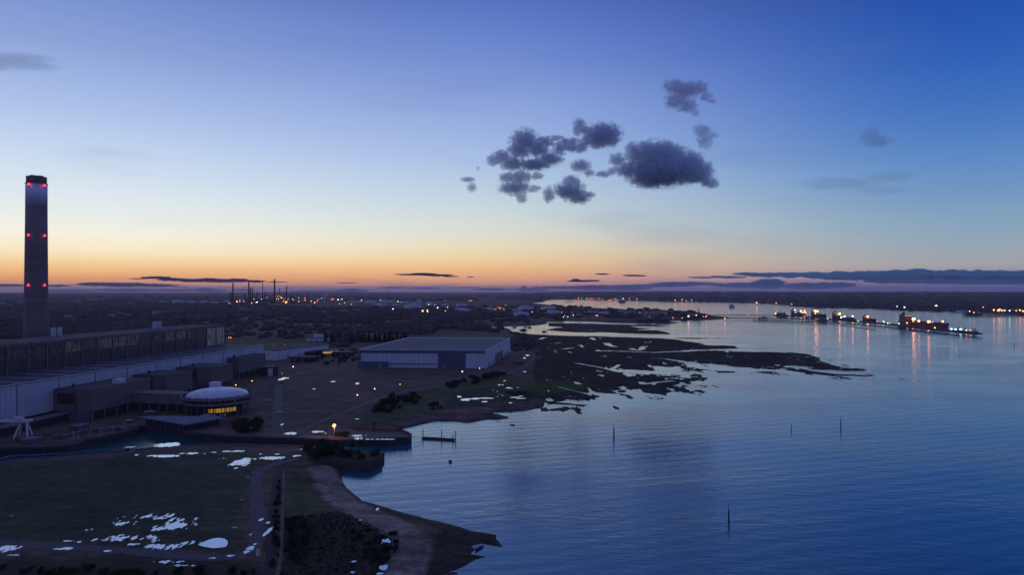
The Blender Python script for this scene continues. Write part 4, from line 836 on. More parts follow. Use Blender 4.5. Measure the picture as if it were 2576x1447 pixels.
def unit(x_, yb, w, h, label, seed):
    rr = random.Random(seed); p = P('H', x_, yb, 2.5); t = empty('process_unit', tuple(p)); tag(t, label, 'refinery unit', 'process units of the refinery')
    k = p.y/F/2.576/1.5497; W_ = w*k; Hh = h*k
    for i in range(3): MB().cbox(-W_*.33+W_*.33*i, rr.uniform(-10, 10), 0, W_*.26, 16, Hh*rr.uniform(.3, .55)).build('frame', M_steel, t)
    for i in range(5): xx = rr.uniform(-.45, .45)*W_; MB().lathe([(3, 0), (2.6, Hh*rr.uniform(.5, 1)), (.5, Hh*1.0)], 8, xx, rr.uniform(-12, 6)).build('column', M_steel, t)
    MB().bar((-W_/2, -8, Hh*.35), (W_/2, -8, Hh*.35), 1.6, 5).build('pipe_rack', M_conc, t)
    return t
UN = [(1100, 348, 60, 50), (1150, 350, 60, 60), (1240, 350, 60, 60), (1300, 350, 60, 55), (1370, 350, 50, 45), (1440, 348, 50, 70), (1520, 335, 60, 90), (1590, 348, 60, 70), (1660, 350, 60, 70), (1720, 350, 50, 65), (1790, 350, 60, 60), (1850, 350, 40, 30), (1905, 348, 40, 45)]
for i, (x_, y_, w, h) in enumerate(UN): unit(x_, y_, w, h, '%s cluster of refinery columns and frames from the left' % ORD[i], i)
LMR = random.Random(5)
far_lamp = {}
def glow(k_, x_, y_, lc, r, label, cat='lamp', group=None, hh=None, ground=2.5, dist=None):
    """a lamp on a pole standing hh metres over the land, seen at the traced spot"""
    u, v = uv(k_, x_, y_); hh = 9 if hh is None else hh
    p = G(u, v, ground+hh)
    if dist: p = at(u, v, dist); hh = round(max(3, p.z-ground-drop(p.x, p.y)), 1)
    key = (lc, round(r, 2), hh)
    if key not in far_lamp:
        t = empty('flood_lamp', (0, 0, 0)); MB().bar((0,0,0), (0,0,hh), max(.15, r*.2), 4).build('pole', M_steel, t); MB().ball((0,0,hh), r, 1).build('lamp', LM[lc], t); far_lamp[key] = t; o = t
    else: o = copy_tree(far_lamp[key])
    o.location = (p.x, p.y, p.z-hh); tag(o, label, cat, group); return o
CN = {'w': 'white', 'y': 'yellow', 'o': 'amber', 'p': 'pink', 'r': 'red', 'g': 'green', 'c': 'cool white'}
for k_, lst, grp, where, hh, R0 in [
  ('H', [(1010,346,'y',2),(1022,344,'y',2),(1090,324,'o',2.8),(1094,328,'y',2),(1120,326,'w',1.4),(1240,341,'y',1.6),(1262,300,'y',1.4),(1292,330,'c',2.4),(1280,338,'y',1.4),(1340,300,'y',1.2),(1392,286,'y',1),(1118,306,'o',1.2),(1160,322,'w',1.2),
    (1490,300,'o',2),(1500,272,'o',1.4),(1510,296,'y',1.4),(1522,268,'o',1.6),(1535,285,'w',1.6),(1545,290,'y',1.2),(1512,320,'o',1.2),(1560,322,'o',2),(1580,332,'o',3),(1592,326,'y',2.4),(1584,340,'y',1.8),(1566,300,'o',1.2),(1605,300,'w',1.2),(1650,300,'w',1.4),(1662,312,'o',1.2),
    (1712,285,'o',1.4),(1706,302,'r',1),(1718,318,'o',1.6),(1708,330,'o',1.2),(1775,290,'o',1.8),(1770,308,'o',1.2),(1780,316,'y',1.2),(1838,322,'y',1.6),(1872,336,'o',2.8),(1900,312,'o',1.4),(1914,308,'o',1.2),(1900,325,'o',1.2),(1940,290,'w',1.2),
    (2036,306,'o',1.4),(2050,300,'o',1.8),(2060,302,'o',1.4),(2108,306,'c',2.2),(2140,304,'w',1.2),(2150,300,'o',1.8),(2342,312,'o',2.6),(2294,366,'o',3),(2172,338,'g',1.6),(2122,348,'y',1.2),(2240,354,'w',1.8),(2520,352,'c',1.8),(2530,310,'g',1.6)], 'lamps among the refinery units', 'among the refinery units on the horizon', 14, 1.25),
  ('I', [(600,326,'w',1.4),(666,352,'c',1.6),(694,350,'c',2),(724,348,'c',1.8),(546,352,'o',1.2),(604,350,'w',1),(928,364,'r',1),(934,368,'o',1.2),(1132,370,'o',1.4),(1146,370,'o',1.8),(1158,370,'o',1.4),(1002,368,'o',1),(540,378,'w',2.2),(566,382,'c',1.2),(498,440,'w',1.6),
    (746,458,'o',3.2),(786,454,'w',1.8),(788,464,'w',1.2),(872,430,'p',2.4),(846,408,'w',1.2),(798,404,'w',1.4),(938,458,'y',1.2),(954,426,'y',1.2),(1360,344,'y',1.6),(1500,342,'y',1.2)], 'lamps of the inland tank farm', 'among the inland storage tanks', 10, 1.3),
  ('E', [(108,237,'g',1.6),(90,272,'g',1.6),(652,220,'o',1.6),(545,255,'o',1.0),(560,258,'o',1),(575,250,'o',1.1),(584,240,'o',1),(596,246,'o',1.3),(605,238,'o',1.1),(612,232,'o',1),(618,244,'o',1.2),(625,256,'o',1.1),(600,256,'o',1),(640,262,'o',1.1),(570,240,'o',.9),(636,246,'o',1)], 'lamps of the works yard', 'in the works yard left of the tanks', 8, 1.0),
  ('E', [(876,281,'p',1.8),(905,281,'p',2),(951,286,'p',1.6),(930,320,'p',2.6),(955,256,'o',.9),(1102,286,'w',1.6),(1182,287,'p',2.2),(1148,278,'y',1),(1216,282,'o',1.2),(1290,313,'w',1.4),(1197,330,'w',1.2),(1238,327,'y',1.4),(1118,320,'g',1.2),(1140,316,'y',.9),(1245,290,'y',.9),(1210,318,'g',1.2),(1282,284,'o',.8),
    (1515,315,'o',2.2),(1504,316,'o',1.2),(1512,284,'o',.9),(1780,288,'o',1),(1796,324,'o',1.6),(1915,288,'o',1.2),(1976,288,'o',.9),(2006,328,'o',.9),(2155,296,'o',.9),(2375,320,'p',2.8),(2225,330,'o',.8),(1395,285,'o',.8),(1330,280,'o',.8),(1390,350,'o',.6),(1064,310,'g',1)], 'lamps of the shoreline tank farm', 'between the shoreline storage tanks', 6, .75),
  ('B', [(1665,344,'y',1.6),(1650,340,'o',1.2),(1680,346,'w',1.0),(2040,350,'w',1),(2056,352,'y',1.2),(838,228,'r',1.2)], 'lamps in the dark wood', 'among the dark trees inland', 4, .7)]:
    lst = sorted(lst)
    for x_, y_, c_, r_ in lst: glow(k_, x_, y_, c_, r_*R0, dist=(4180 if k_ == 'H' else None), label='%s lamp glowing %s' % (CN[c_], where), cat='lamp', group=grp+' ('+CN[c_]+')', hh=hh)
for i, (x_, y_, c_) in enumerate([(455, 185, 'r'), (475, 184, 'w'), (620, 177, 'c'), (662, 177, 'c')]):
    glow('A', x_, y_, c_, 1.1 if i < 2 else 2.6, ['faint red lamp in the fields right of the big chimney', 'faint pinkish white lamp next to the red one', 'left bright lamp of a pair in the dark fields right of the chimney', 'right bright lamp of a pair in the dark fields right of the chimney'][i], 'lamp', None, 6)
# storage tanks
def tank(k_, x_, yb, w, h, label, grp, m=M_tank):
    p = P(k_, x_, yb, 2.5); s = CR[k_][2]*1.5497; r = w/2/s/F*p.y; hh = max(3, h/s/F*p.y)
    t = empty('storage_tank', (p.x, p.y+r*.9, p.z)); tag(t, label, 'storage tank', grp)
    MB().lathe([(r, -3), (r, hh)], 28).build('shell', m, t, True); MB().lathe([(r*1.01, hh), (r*.6, hh+r*.09), (.3, hh+r*.13)], 28).build('roof', M_tank, t, True)
    MB().lathe([(r*1.025, hh-.6), (r*1.025, hh)], 28, cap=False).build('rim', M_white, t); MB().bar((r*.8, -r*.75, 0), (-r*.1, -r*1.03, hh), .3, 4).build('stair', M_steel, t)
TI = [(145,392,70,12,'I'),(200,392,60,10,'I'),(300,402,90,26,'I'),(415,398,62,30,'I'),(482,394,60,20,'I'),(352,416,30,20,'I'),(410,418,70,18,'I'),(520,416,70,14,'I'),(592,398,80,14,'I'),(690,404,92,16,'I'),(714,382,44,20,'I'),(660,438,150,26,'I'),(815,418,96,28,'I'),(930,418,62,18,'I'),(1074,426,96,24,'I'),(1062,468,110,30,'I'),(1140,470,50,24,'I'),(1265,452,46,20,'I'),(1306,456,50,28,'I')]
TH = [(330,345,90,18,'H'),(480,346,120,24,'H'),(620,346,110,20,'H'),(740,350,100,22,'H'),(860,350,100,18,'H'),(985,352,90,32,'H')]
TE = [(846,268,142,34,'E'),(1062,276,144,38,'E'),(800,328,152,36,'E'),(1092,304,90,36,'E'),(460,266,60,18,'E'),(760,288,80,22,'E'),(1590,318,98,32,'E'),(1500,312,80,30,'E'),(1450,305,66,24,'E'),(1746,300,64,28,'E'),(1850,298,64,26,'E'),(1350,322,70,14,'E')]
for nm_, T_, g_ in (('inland tank farm', TI, 'inland storage tanks'), ('refinery tank farm left of the stacks', TH, 'refinery storage tanks'), ('shoreline tank farm', TE, 'shoreline storage tanks')):
    for i, (x_, y_, w, h, k_) in enumerate(sorted(T_)):
        mm = M_clad3 if (k_ == 'E' and x_ in (1500, 1450, 1746, 1850, 1350)) else M_tank
        tank(k_, x_, y_, w, h, '%s %s storage tank from the left in the %s' % (ORD[i], 'dull grey' if mm is M_clad3 else 'pale', nm_), g_, mm)
t = empty('flare_tower', tuple(P('I', 450, 396, 2.5))); hh = hgt_at('I', 396, 294, t.location.y); MB().bar((0,0,0), (0,0,hh), 1.6, 6, 1.0).build('mast', M_dark, t); MB().bar((0,0,hh), (0,0,hh+4), 1.9, 6).build('tip', M_steel, t); tag(t, 'single tall flare mast above the domed pale tank', 'mast')
t = empty('flare_tower', tuple(P('F', 230, 262, 2.5))); hh = hgt_at('F', 262, 190, t.location.y); MB().bar((0,0,0), (0,0,hh), 1.5, 6, 1.2).build('mast', M_dark, t); MB().cbox(0,0,0,5,5,5).build('base_hut', M_conc, t); tag(t, 'slim dark mast on the point at the root of the jetties', 'mast')
# low buildings on the point, village roofs
hp = empty('low_house', (0,0,0)); MB().cbox(0,0,0,16,9,5).build('wall', M_white, hp); MB().add([(-8.5,-5,5),(8.5,-5,5),(8.5,5,5),(-8.5,5,5),(-8.5,0,8.5),(8.5,0,8.5)], [(0,1,5,4),(2,3,4,5),(0,4,3),(1,2,5),(3,2,1,0)]).build('roof', M_slate, hp); MB().box(-5,-4.6,1,-3,-4.5,3).build('window', M_glassd, hp)
HP = [('E', 2040, 297), ('E', 2190, 298), ('E', 1750, 330), ('F', 180, 250), ('F', 205, 250), ('A', 1240, 280), ('A', 570, 345), ('A', 1600, 300), ('A', 1650, 301), ('B', 350, 302), ('B', 430, 306), ('B', 1180, 258), ('B', 720, 225), ('B', 760, 232), ('B', 900, 242), ('B', 960, 246), ('B', 1000, 300), ('B', 2020, 345), ('B', 1810, 335), ('H', 1000, 515), ('H', 1310, 512)]
for i, (k_, x_, y_) in enumerate(HP):
    o = hp if i == 0 else copy_tree(hp); p = P(k_, x_, y_, 3); o.location = p; o.rotation_euler[2] = random.uniform(-.5, .5); tag(o, 'small pale pitched roof building half hidden in the dark trees', 'house', 'small pale buildings scattered through the wood')
LG = random.Random(3)
for i, (k_, x_, y_, w) in enumerate([('A', 1610, 298, 60), ('B', 380, 306, 44), ('H', 720, 502, 80)]):
    p = P(k_, x_, y_, 3); t = empty('glasshouse', tuple(p)); tag(t, '%s long pale roofed shed lying in the fields beyond the boiler house' % ('left', 'right', 'middle')[i], 'shed'); MB().cbox(0,0,0,w*1.6,22,4).build('wall', M_clad3, t); MB().cbox(0,0,4,w*1.62,23,.6).build('roof', M_tank, t)
# electricity pylons
def pylon(k_, x_, yb, yt, label):
    p = P(k_, x_, yb, 2.5); hh = hgt_at(k_, yb, yt, p.y); t = empty('pylon', tuple(p), -.3); tag(t, label, 'pylon', 'lattice electricity pylons'); b_ = hh*.11; r = max(.12, hh*.005)
    lg = MB()
    for sx in (-1, 1):
        for sy in (-1, 1): MB().bar((sx*b_, sy*b_, 0), (sx*b_*.16, sy*b_*.16, hh), r*1.4, 4).build('leg', M_steel, t)
    for j in range(6):
        z0 = hh*j/6; z1 = hh*(j+1)/6; w0 = b_*(1-.84*j/6); w1 = b_*(1-.84*(j+1)/6)
        for sy in (-1, 1): lg.bar((-w0, sy*w0, z0), (w1, sy*w1, z1), r, 4).bar((w0, sy*w0, z0), (-w1, sy*w1, z1), r, 4)
    lg.build('lattice', M_steel, t)
    for f in (.62, .78, .93): MB().bar((-hh*.17, 0, hh*f), (hh*.17, 0, hh*f), r*1.3, 4).build('cross_arm', M_steel, t)
for i, a in enumerate([('B', 1215, 500, 345), ('B', 1235, 660, 480), ('A', 955, 220, 125), ('A', 60, 230, 130), ('H', 1540, 575, 470), ('H', 1625, 560, 470), ('B', 1840, 240, 150)]):
    if i == 1: continue
    pylon(*a, ['tall lattice pylon left of the warehouse roof', '', 'faint lattice pylon in the fields right of the chimney', 'faint lattice pylon left of the big chimney', 'left one of two lattice pylons before the refinery', 'right one of two lattice pylons before the refinery', 'thin lattice pylon in the inland tank farm'][i])
# white mast on the mudflat shore
# ------------------------------------------------------------------ jetties and ships
def jetty(pts, w, zt, label, npile, deckm=M_dark, name='jetty'):
    t = empty(name, (0,0,0)); tag(t, label, 'jetty'); q = [P(k_, x_, y_, zt) for k_, x_, y_ in pts]; L_ = [(q[i+1]-q[i]).length for i in range(len(q)-1)]; T_ = sum(L_)
    for i in range(len(q)-1):
        a, b_ = q[i], q[i+1]; d = Vector(((b_-a).x, (b_-a).y)).normalized(); n = Vector((-d.y, d.x))*w/2
        MB().prism([(a.x-n.x, a.y-n.y), (b_.x-n.x, b_.y-n.y), (b_.x+n.x, b_.y+n.y), (a.x+n.x, a.y+n.y)], min(a.z, b_.z)-(1.4 if w < 12 else 2.8), min(a.z, b_.z)).build('deck', deckm, t)
        k = max(2, int(npile*L_[i]/T_))
        for j in range(k):
            p = a.lerp(b_, (j+.5)/k); MB().bar((p.x, p.y, -6), (p.x, p.y, p.z-1), .55, 5).build('pile', M_timber, t)
        mb = MB(); mb.bar(a+Vector((0,0,1.1)), b_+Vector((0,0,1.1)), .25, 4); mb.build('pipe_run', M_conc, t)
    return t
jetty([('F', 340, 234), ('F', 600, 237), ('F', 780, 240)], 7, 6, 'far thin trestle jetty running from the point to the berths', 34)
jetty([('F', 420, 259), ('F', 800, 264), ('F', 1140, 270)], 6, 5, 'middle thin trestle jetty on many piles', 36)
jetty([('F', 620, 272), ('F', 900, 281), ('F', 1160, 291)], 7, 4, 'nearest trestle jetty on many piles below the berths', 30)
JL = [(780, 243), (900, 243), (1040, 250), (1180, 268), (1400, 285), (1560, 296), (1680, 310), (1800, 325), (1950, 340), (2060, 350), (2240, 369)]
jetty([('F', x_, y_) for x_, y_ in JL], 20, 6, 'long main tanker jetty carrying the berths and lights', 48)
mb = empty('floating_boom', (0,0,0)); tag(mb, 'thin boom line trailing right from the nearest trestle jetty', 'boom')
a = P('F', 1160, 300, .5); b_ = P('F', 1500, 345, .5); MB().bar(a, b_, .5, 5).build('boom_line', M_timber, mb)
for k_, x_, y_ in (('F', 690, 268), ('F', 1000, 278), ('F', 1120, 290)):
    p = P(k_, x_, y_, 0); t = empty('loading_platform', tuple(p)); tag(t, {690: 'left', 1000: 'middle', 1120: 'right'}[x_]+' small dark platform on the thin trestle jetties', 'platform'); MB().cbox(0,0,2.5,26,12,3).build('platform', M_dark, t); MB().cbox(4,0,5.5,6,6,3).build('hut', M_steel, t)
    for sx in (-10, 0, 10): MB().bar((sx,0,-4),(sx,0,2.5),.8,5).build('pile', M_timber, t)
def ship(name, label, k_, cx_, yw, wpx, beam, hh, kind, hullm=M_hull, lights=(), group=None, seed=1, heading=None):
    rr = random.Random(seed); p = P(k_, cx_, yw, 0)
    jd = Vector((76, -840)).normalized() if heading is None else Vector((math.cos(heading), math.sin(heading)))
    s = CR[k_][2]*1.5497; wm = wpx/s/F*p.y; sight = Vector((p.x, p.y)).normalized(); cr_ = abs(sight.x*jd.y-sight.y*jd.x); dt = abs(sight.dot(jd))
    Ln = max(beam*2.2, (wm-beam*dt)/max(cr_, .2)) if heading is None else wm
    t = empty(name, tuple(p), math.atan2(jd.y, jd.x)); tag(t, label, 'ship', group); n = 15; vs = []
    for i in range(n):
        f = i/(n-1); w = beam/2*(1-max(0, (f-.78)/.22)**2)*(1-.35*max(0, (.08-f)/.08))+.05; x = -Ln/2+Ln*f; sh = hh*(1+.18*max(0, (f-.8)/.2)); fl = Ln*.03*max(0, (f-.8)/.2)
        vs += [(x+fl, -w, sh), (x, -w*.93, -1.5), (x, w*.93, -1.5), (x+fl, w, sh)]
    fs = []
    for i in range(n-1):
        for j in range(3): fs.append((i*4+j, i*4+j+1, (i+1)*4+j+1, (i+1)*4+j))
        fs.append((i*4+3, i*4, (i+1)*4, (i+1)*4+3))
    fs += [(3,2,1,0), ((n-1)*4, (n-1)*4+1, (n-1)*4+2, (n-1)*4+3)]
    MB().add(vs, fs).build('hull', hullm, t); bw = beam/2*.8
    if kind == 'tanker':
        sh_ = hh*1.55; x0 = -Ln*.46; x1 = x0+max(12, Ln*.14)
        MB().box(x0, -bw, hh, x1, bw, hh+sh_*.7).build('superstructure', M_ship, t); sup = t.children[-1]; MB().box(x0+2, -bw*1.15, hh+sh_*.7, x1-1, bw*1.15, hh+sh_).build('bridge', M_ship, t); MB().box(x1-.98, -bw*1.1, hh+sh_*.78, x1-.7, bw*1.1, hh+sh_*.9).build('bridge_window', M_win2, t)
        for j in range(3):
            z = hh+sh_*(.12+.19*j); MB().box(x1, -bw*.9, z, x1+.12, bw*.9, z+.9).build('window_row', M_glassd, sup)
        MB().box(x0+.5, -beam*.12, hh+sh_*.7, x0+4.5, beam*.12, hh+sh_*1.3).build('funnel', M_red if seed % 2 else M_dark, t)
        MB().bar((x0+8, 0, hh+sh_), (x0+8, 0, hh+sh_*1.5), .4, 5).build('mast', M_steel, t); MB().bar((Ln*.45, 0, hh), (Ln*.45, 0, hh*2.2), .35, 5).build('foremast', M_steel, t)
        for sy in (-.5, .5, 0): MB().bar((x1+2, bw*sy, hh+1.3), (Ln*.38, bw*sy, hh+1.3), .5, 5).build('deck_pipe', M_rust, t)
        MB().box(x1+1, -bw*.15, hh+1.8, Ln*.42, bw*.15, hh+2.2).build('catwalk', M_steel, t)
        MB().bar((0, -bw*.4, hh), (0, -bw*.4, hh+hh*1.1), .6, 6).build('crane_post', M_steel, t); MB().bar((0, -bw*.4, hh*2.1), (Ln*.10, -bw*.4, hh*2.2), .45, 5).build('crane_jib', M_steel, t)
        MB().cbox(0, 0, hh, 8, bw*1.6, 2.4).build('manifold', M_steel, t)
    elif kind == 'tug':
        MB().box(-Ln*.2, -bw*.6, hh, Ln*.22, bw*.6, hh+3).build('deckhouse', M_white, t); MB().box(-Ln*.05, -bw*.45, hh+3, Ln*.14, bw*.45, hh+5.8).build('wheelhouse', M_white, t)
        MB().box(Ln*.14, -bw*.42, hh+4, Ln*.14+.1, bw*.42, hh+5.3).build('window_row', M_glassd, t); MB().bar((0,0,hh+5.8),(0,0,hh+14),.25,5).build('mast', M_steel, t)
        for s_ in (-1, 1): MB().bar((-Ln*.12, s_*bw*.4, hh+2), (-Ln*.12, s_*bw*.4, hh+6), .7, 6).build('funnel', M_rust, t)
        MB().box(-Ln*.48, -bw, hh, -Ln*.2, bw, hh+.3).build('aft_deck', M_steel, t)
    elif kind == 'ferry':
        MB().box(-Ln*.42, -bw, hh, Ln*.36, bw, hh+6).build('car_deck', M_white, t); MB().box(-Ln*.34, -bw*.9, hh+6, Ln*.26, bw*.9, hh+10).build('passenger_deck', M_white, t); MB().box(-Ln*.05, -bw*.8, hh+10, Ln*.16, bw*.8, hh+13.5).build('bridge', M_white, t)
        for z in (2.5, 7.5): MB().box(-Ln*.36, -bw*1.01, hh+z, Ln*.3, -bw*1.0, hh+z+1.1).build('window_row', M_glassd, t)
        MB().bar((0,0,hh+13),(0,0,hh+24),.5,5).build('mast', M_steel, t); MB().box(-Ln*.22, -2, hh+10, -Ln*.14, 2, hh+15).build('funnel', M_dark, t)
    elif kind == 'works':
        for j in range(4): MB().cbox(-Ln*.3+j*Ln*.2, rr.uniform(-.3, .3)*beam, hh, Ln*.14, beam*.5, rr.uniform(3, 8)).build('module', M_steel, t)
        MB().bar((-Ln*.1, 0, hh), (-Ln*.1, 0, hh+16), .6, 5).build('mast', M_steel, t); MB().bar((Ln*.2, 0, hh), (Ln*.28, 0, hh+13), .5, 5).build('derrick', M_steel, t)
        MB().box(-Ln*.48, -bw, hh, Ln*.4, bw, hh+.5).build('deck', M_rust, t)
    lights = list(lights)+[(cx_+rr.uniform(-.42, .42)*wpx, yw-rr.uniform(.10, .22)*100*(1 if kind != 'tug' else .6)*.8, rr.choice('yoowy'), rr.uniform(.7, 1.2)) for _ in range(0 if kind in ('ferry',) else 6 if Ln > 60 else 2)]
    # lamps: traced at (x, y) of the same crop, hung in the plane of the ship
    inv = t.matrix_basis.inverted()
    for (lx, ly, lc, r) in lights:
        u, v = uv(k_, lx, ly); sx, sz = ray(u, v); y = p.y+ (lx-cx_)/s/F*p.y*jd.y/max(.25, cr_)*.0 ; w = Vector((sx*y, y, H+sz*y)); q = inv @ w
        x_c = max(-Ln*.47, min(Ln*.47, q.x)); 
        # slide along the sight line until it meets the ship's centre plane
        o_ = Vector((0,0,H)); dr = (w-o_).normalized(); nn = Vector((-jd.y, jd.x, 0)); den = dr.dot(nn); tt_ = (Vector(p)-o_).dot(nn)/den if abs(den) > .05 else (w-o_).length
        w2 = o_+dr*tt_
        if (w2-Vector(p)).length > Ln*.75: w2 = w
        q = inv @ w2; q.z = max(q.z, hh+1.5)
        lp_ = MB().bar((q.x, q.y, hh), (q.x, q.y, q.z-r), .2, 4).build('lamp_pole', M_steel, t); MB().ball(tuple(q), r, 2).build('deck_lamp', LM[lc], lp_)
    return t
gS = 'ships at the tanker berths'
ship('tanker', 'small dark vessel with yellow lamps at the far left berth', 'F', 828, 246, 95, 12, 6, 'works', M_hull, [(784,240,'y',2),(795,240,'o',1.6),(808,238,'y',1.6),(855,226,'w',1)], gS, 3)
ship('tanker', 'tanker with a green lamp at the masthead at the second berth', 'F', 950, 240, 115, 16, 8, 'tanker', M_hull, [(924,202,'g',2.4),(905,222,'o',2.2),(930,230,'w',1.4),(965,208,'y',2.2),(968,216,'w',1.6),(992,208,'y',2),(986,224,'o',2.4),(1000,220,'y',2),(978,230,'w',1.4)], gS, 4)
ship('tanker', 'tanker with three brilliant orange floodlights at the third berth', 'F', 1098, 250, 120, 18, 8, 'tanker', M_hull, [(1064,209,'O',2.7),(1073,212,'O',3.0),(1086,211,'O',2.5),(1072,238,'w',1.6),(1050,222,'o',1.4),(1066,222,'y',1.6)], gS, 5)
ship('tanker', 'dark tanker with one high orange lamp at the fourth berth', 'F', 1240, 268, 100, 18, 8, 'tanker', M_hull, [(1246,229,'O',2.6),(1230,236,'o',1.2),(1220,250,'o',1.0)], gS, 6)
ship('barge', 'low working barge crowded with white lamps right of the fourth berth', 'F', 1310, 276, 120, 14, 5, 'works', M_rust, [(1258,258,'c',2.0),(1279,255,'w',2.4),(1283,248,'w',1.6),(1302,271,'y',1.5),(1340,247,'O',2.1),(1329,266,'w',1.8),(1336,256,'w',1.2),(1270,272,'y',1)], gS, 7)
ship('tanker', 'small tanker with two orange lamps and a tall mast at the fifth berth', 'F', 1464, 283, 110, 16, 6, 'tanker', M_hull, [(1428,250,'O',2.0),(1449,250,'O',2.3),(1438,269,'y',1.4),(1426,262,'y',1.0)], gS, 8)
ship('tanker', 'large red hulled tanker with bright floodlights at the last berth', 'F', 1850, 322, 345, 24, 11, 'tanker', M_red, [(1693,266,'O',2.0),(1702,266,'O',1.8),(1700,285,'O',2.5),(1686,289,'o',1.4),(1774,266,'O',1.9),(1785,266,'O',2.1),(1778,284,'y',1.8),(1818,290,'O',2.4),(1889,290,'O',3.1),(1890,306,'o',1.4),(1812,286,'o',1)], gS, 9)
ship('tug', 'left one of the tugs moored at the jetty end', 'F', 2105, 356, 50, 9, 3, 'tug', M_hull, [(2112,342,'c',1.7),(2124,342,'c',1.7)], gS, 10)
ship('tug', 'middle tug with two white lamps at the jetty end', 'F', 2145, 362, 55, 9, 3, 'tug', M_hull, [], gS, 11)
ship('tug', 'rightmost dark tug at the very end of the jetty', 'F', 2216, 366, 62, 9, 3, 'tug', M_hull, [], gS, 12)
ship('ferry', 'white ferry sailing on the open water beyond the berths', 'F', 468, 184, 44, 15, 4, 'ferry', M_white, [(462,176,'w',1)], None, 13, math.radians(0))
ship('cargo_ship', 'pale cargo ship far up the estuary', 'E', 1748, 192, 62, 22, 12, 'ferry', M_red, [], None, 14, math.radians(180))
for i, (x_, y_, c_, r_) in enumerate([(1990, 285, 'O', 1.9), (2052, 340, 'c', 1.7), (2083, 342, 'c', 1.7), (1675, 300, 'w', 1.2), (1562, 283, 'g', 1.4), (1566, 290, 'w', 1.0), (1592, 297, 'y', 1.3), (1732, 296, 'y', 1.4), (1932, 331, 'y', 1.5), (1606, 299, 'g', .9), (1160, 265, 'w', 1), (990, 246, 'y', .9), (1380, 284, 'g', 1), (1515, 285, 'o', .9), (588, 238, 'o', .9), (418, 264, 'o', 1.7)]):
    glow('F', x_, y_, c_, r_, ['high orange lamp on a pole right of the red tanker', 'left white lamp near the jetty end', 'right white lamp near the jetty end', 'small white lamp left of the red tanker', 'greenish lamp on the jetty between the fifth and last berths', 'small white lamp beside the greenish jetty lamp', 'yellow lamp on the jetty walkway left of the red tanker', 'yellow lamp on the jetty deck before the red tanker', 'yellow lamp below the red hull', 'tiny green lamp on the jetty walkway', 'tiny white lamp right of the third berth', 'tiny yellow lamp on the jetty under the second berth', 'tiny green lamp left of the fifth berth', 'tiny amber lamp right of the fifth berth', 'amber lamp on the far thin trestle', 'amber lamp at the root of the middle trestle'][i], 'lamp', None, 12 if i == 0 else 6, 1)
for x_, y_, c_, r_ in [(155,247,'p',2.4),(212,243,'O',2.6),(204,250,'o',1.4),(248,240,'o',1.3),(262,248,'o',1),(285,246,'o',1.2),(232,246,'w',1),(280,252,'y',.9),(45,262,'o',.8),(110,260,'w',.8)]:
    glow('F', x_, y_, c_, r_, '%s lamp glowing at the root of the jetties on the point' % CN[{'O': 'o'}.get(c_, c_)], 'lamp', 'lamps on the point (%s)' % CN[{'O': 'o'}.get(c_, c_)], 6)
jp = empty('oil_terminal_hut', (0,0,0))
MB().cbox(0,0,0,18,10,7).build('wall', M_conc, jp); MB().cbox(0,0,7,18.6,10.6,.5).build('roof', M_dark, jp); p = P('F', 215, 256, 2.5); jp.location = p; tag(jp, 'grey hut under the lamp on the jetty point', 'hut')
# opposite shore: oil jetty with tanks and lights
jetty([('F', 2135, 236), ('F', 2300, 240), ('F', 2420, 238), ('F', 2600, 236)], 16, 5, 'dark jetty lying off the opposite shore at the right', 30)
ship('tanker', 'small lit vessel at the jetty off the opposite shore', 'F', 2212, 238, 110, 16, 7, 'works', M_hull, [(2220,221,'o',3.4),(2184,212,'w',1.6),(2222,232,'o',1.2)], None, 21, math.radians(175))
for i, (x_, y_, w, h, ) in enumerate([(2432, 219, 30, 22), (2460, 220, 26, 18), (2506, 218, 28, 20), (2550, 219, 30, 22), (2480, 221, 20, 14)]): tank('F', x_, y_, w, h, '%s white tank from the left on the opposite shore' % ORD[[0, 1, 3, 4, 2][i]], 'tanks on the opposite shore', mat('bright_tank', (.75,.72,.66), .5))
for x_, y_, c_, r_ in [(2359,202,'o',3.2),(2400,198,'y',2.8),(2416,206,'o',3),(2396,210,'o',2),(2472,207,'c',2.0),(2548,204,'o',3.0),(2520,208,'o',2),(2282,182,'o',2),(1945,171,'c',2.6),(1936,172,'y',2),(1714,182,'c',2.6),(1660,176,'c',1.6),(2386,204,'w',2),(2436,206,'w',2),(2570,210,'y',2.2)]:
    glow('F', x_, y_, c_, r_, '%s lamp on the opposite shore at the right' % CN[{'O': 'o'}.get(c_, c_)], 'lamp', 'opposite shore lamps at the right (%s)' % CN[{'O': 'o'}.get(c_, c_)], 14, 4)
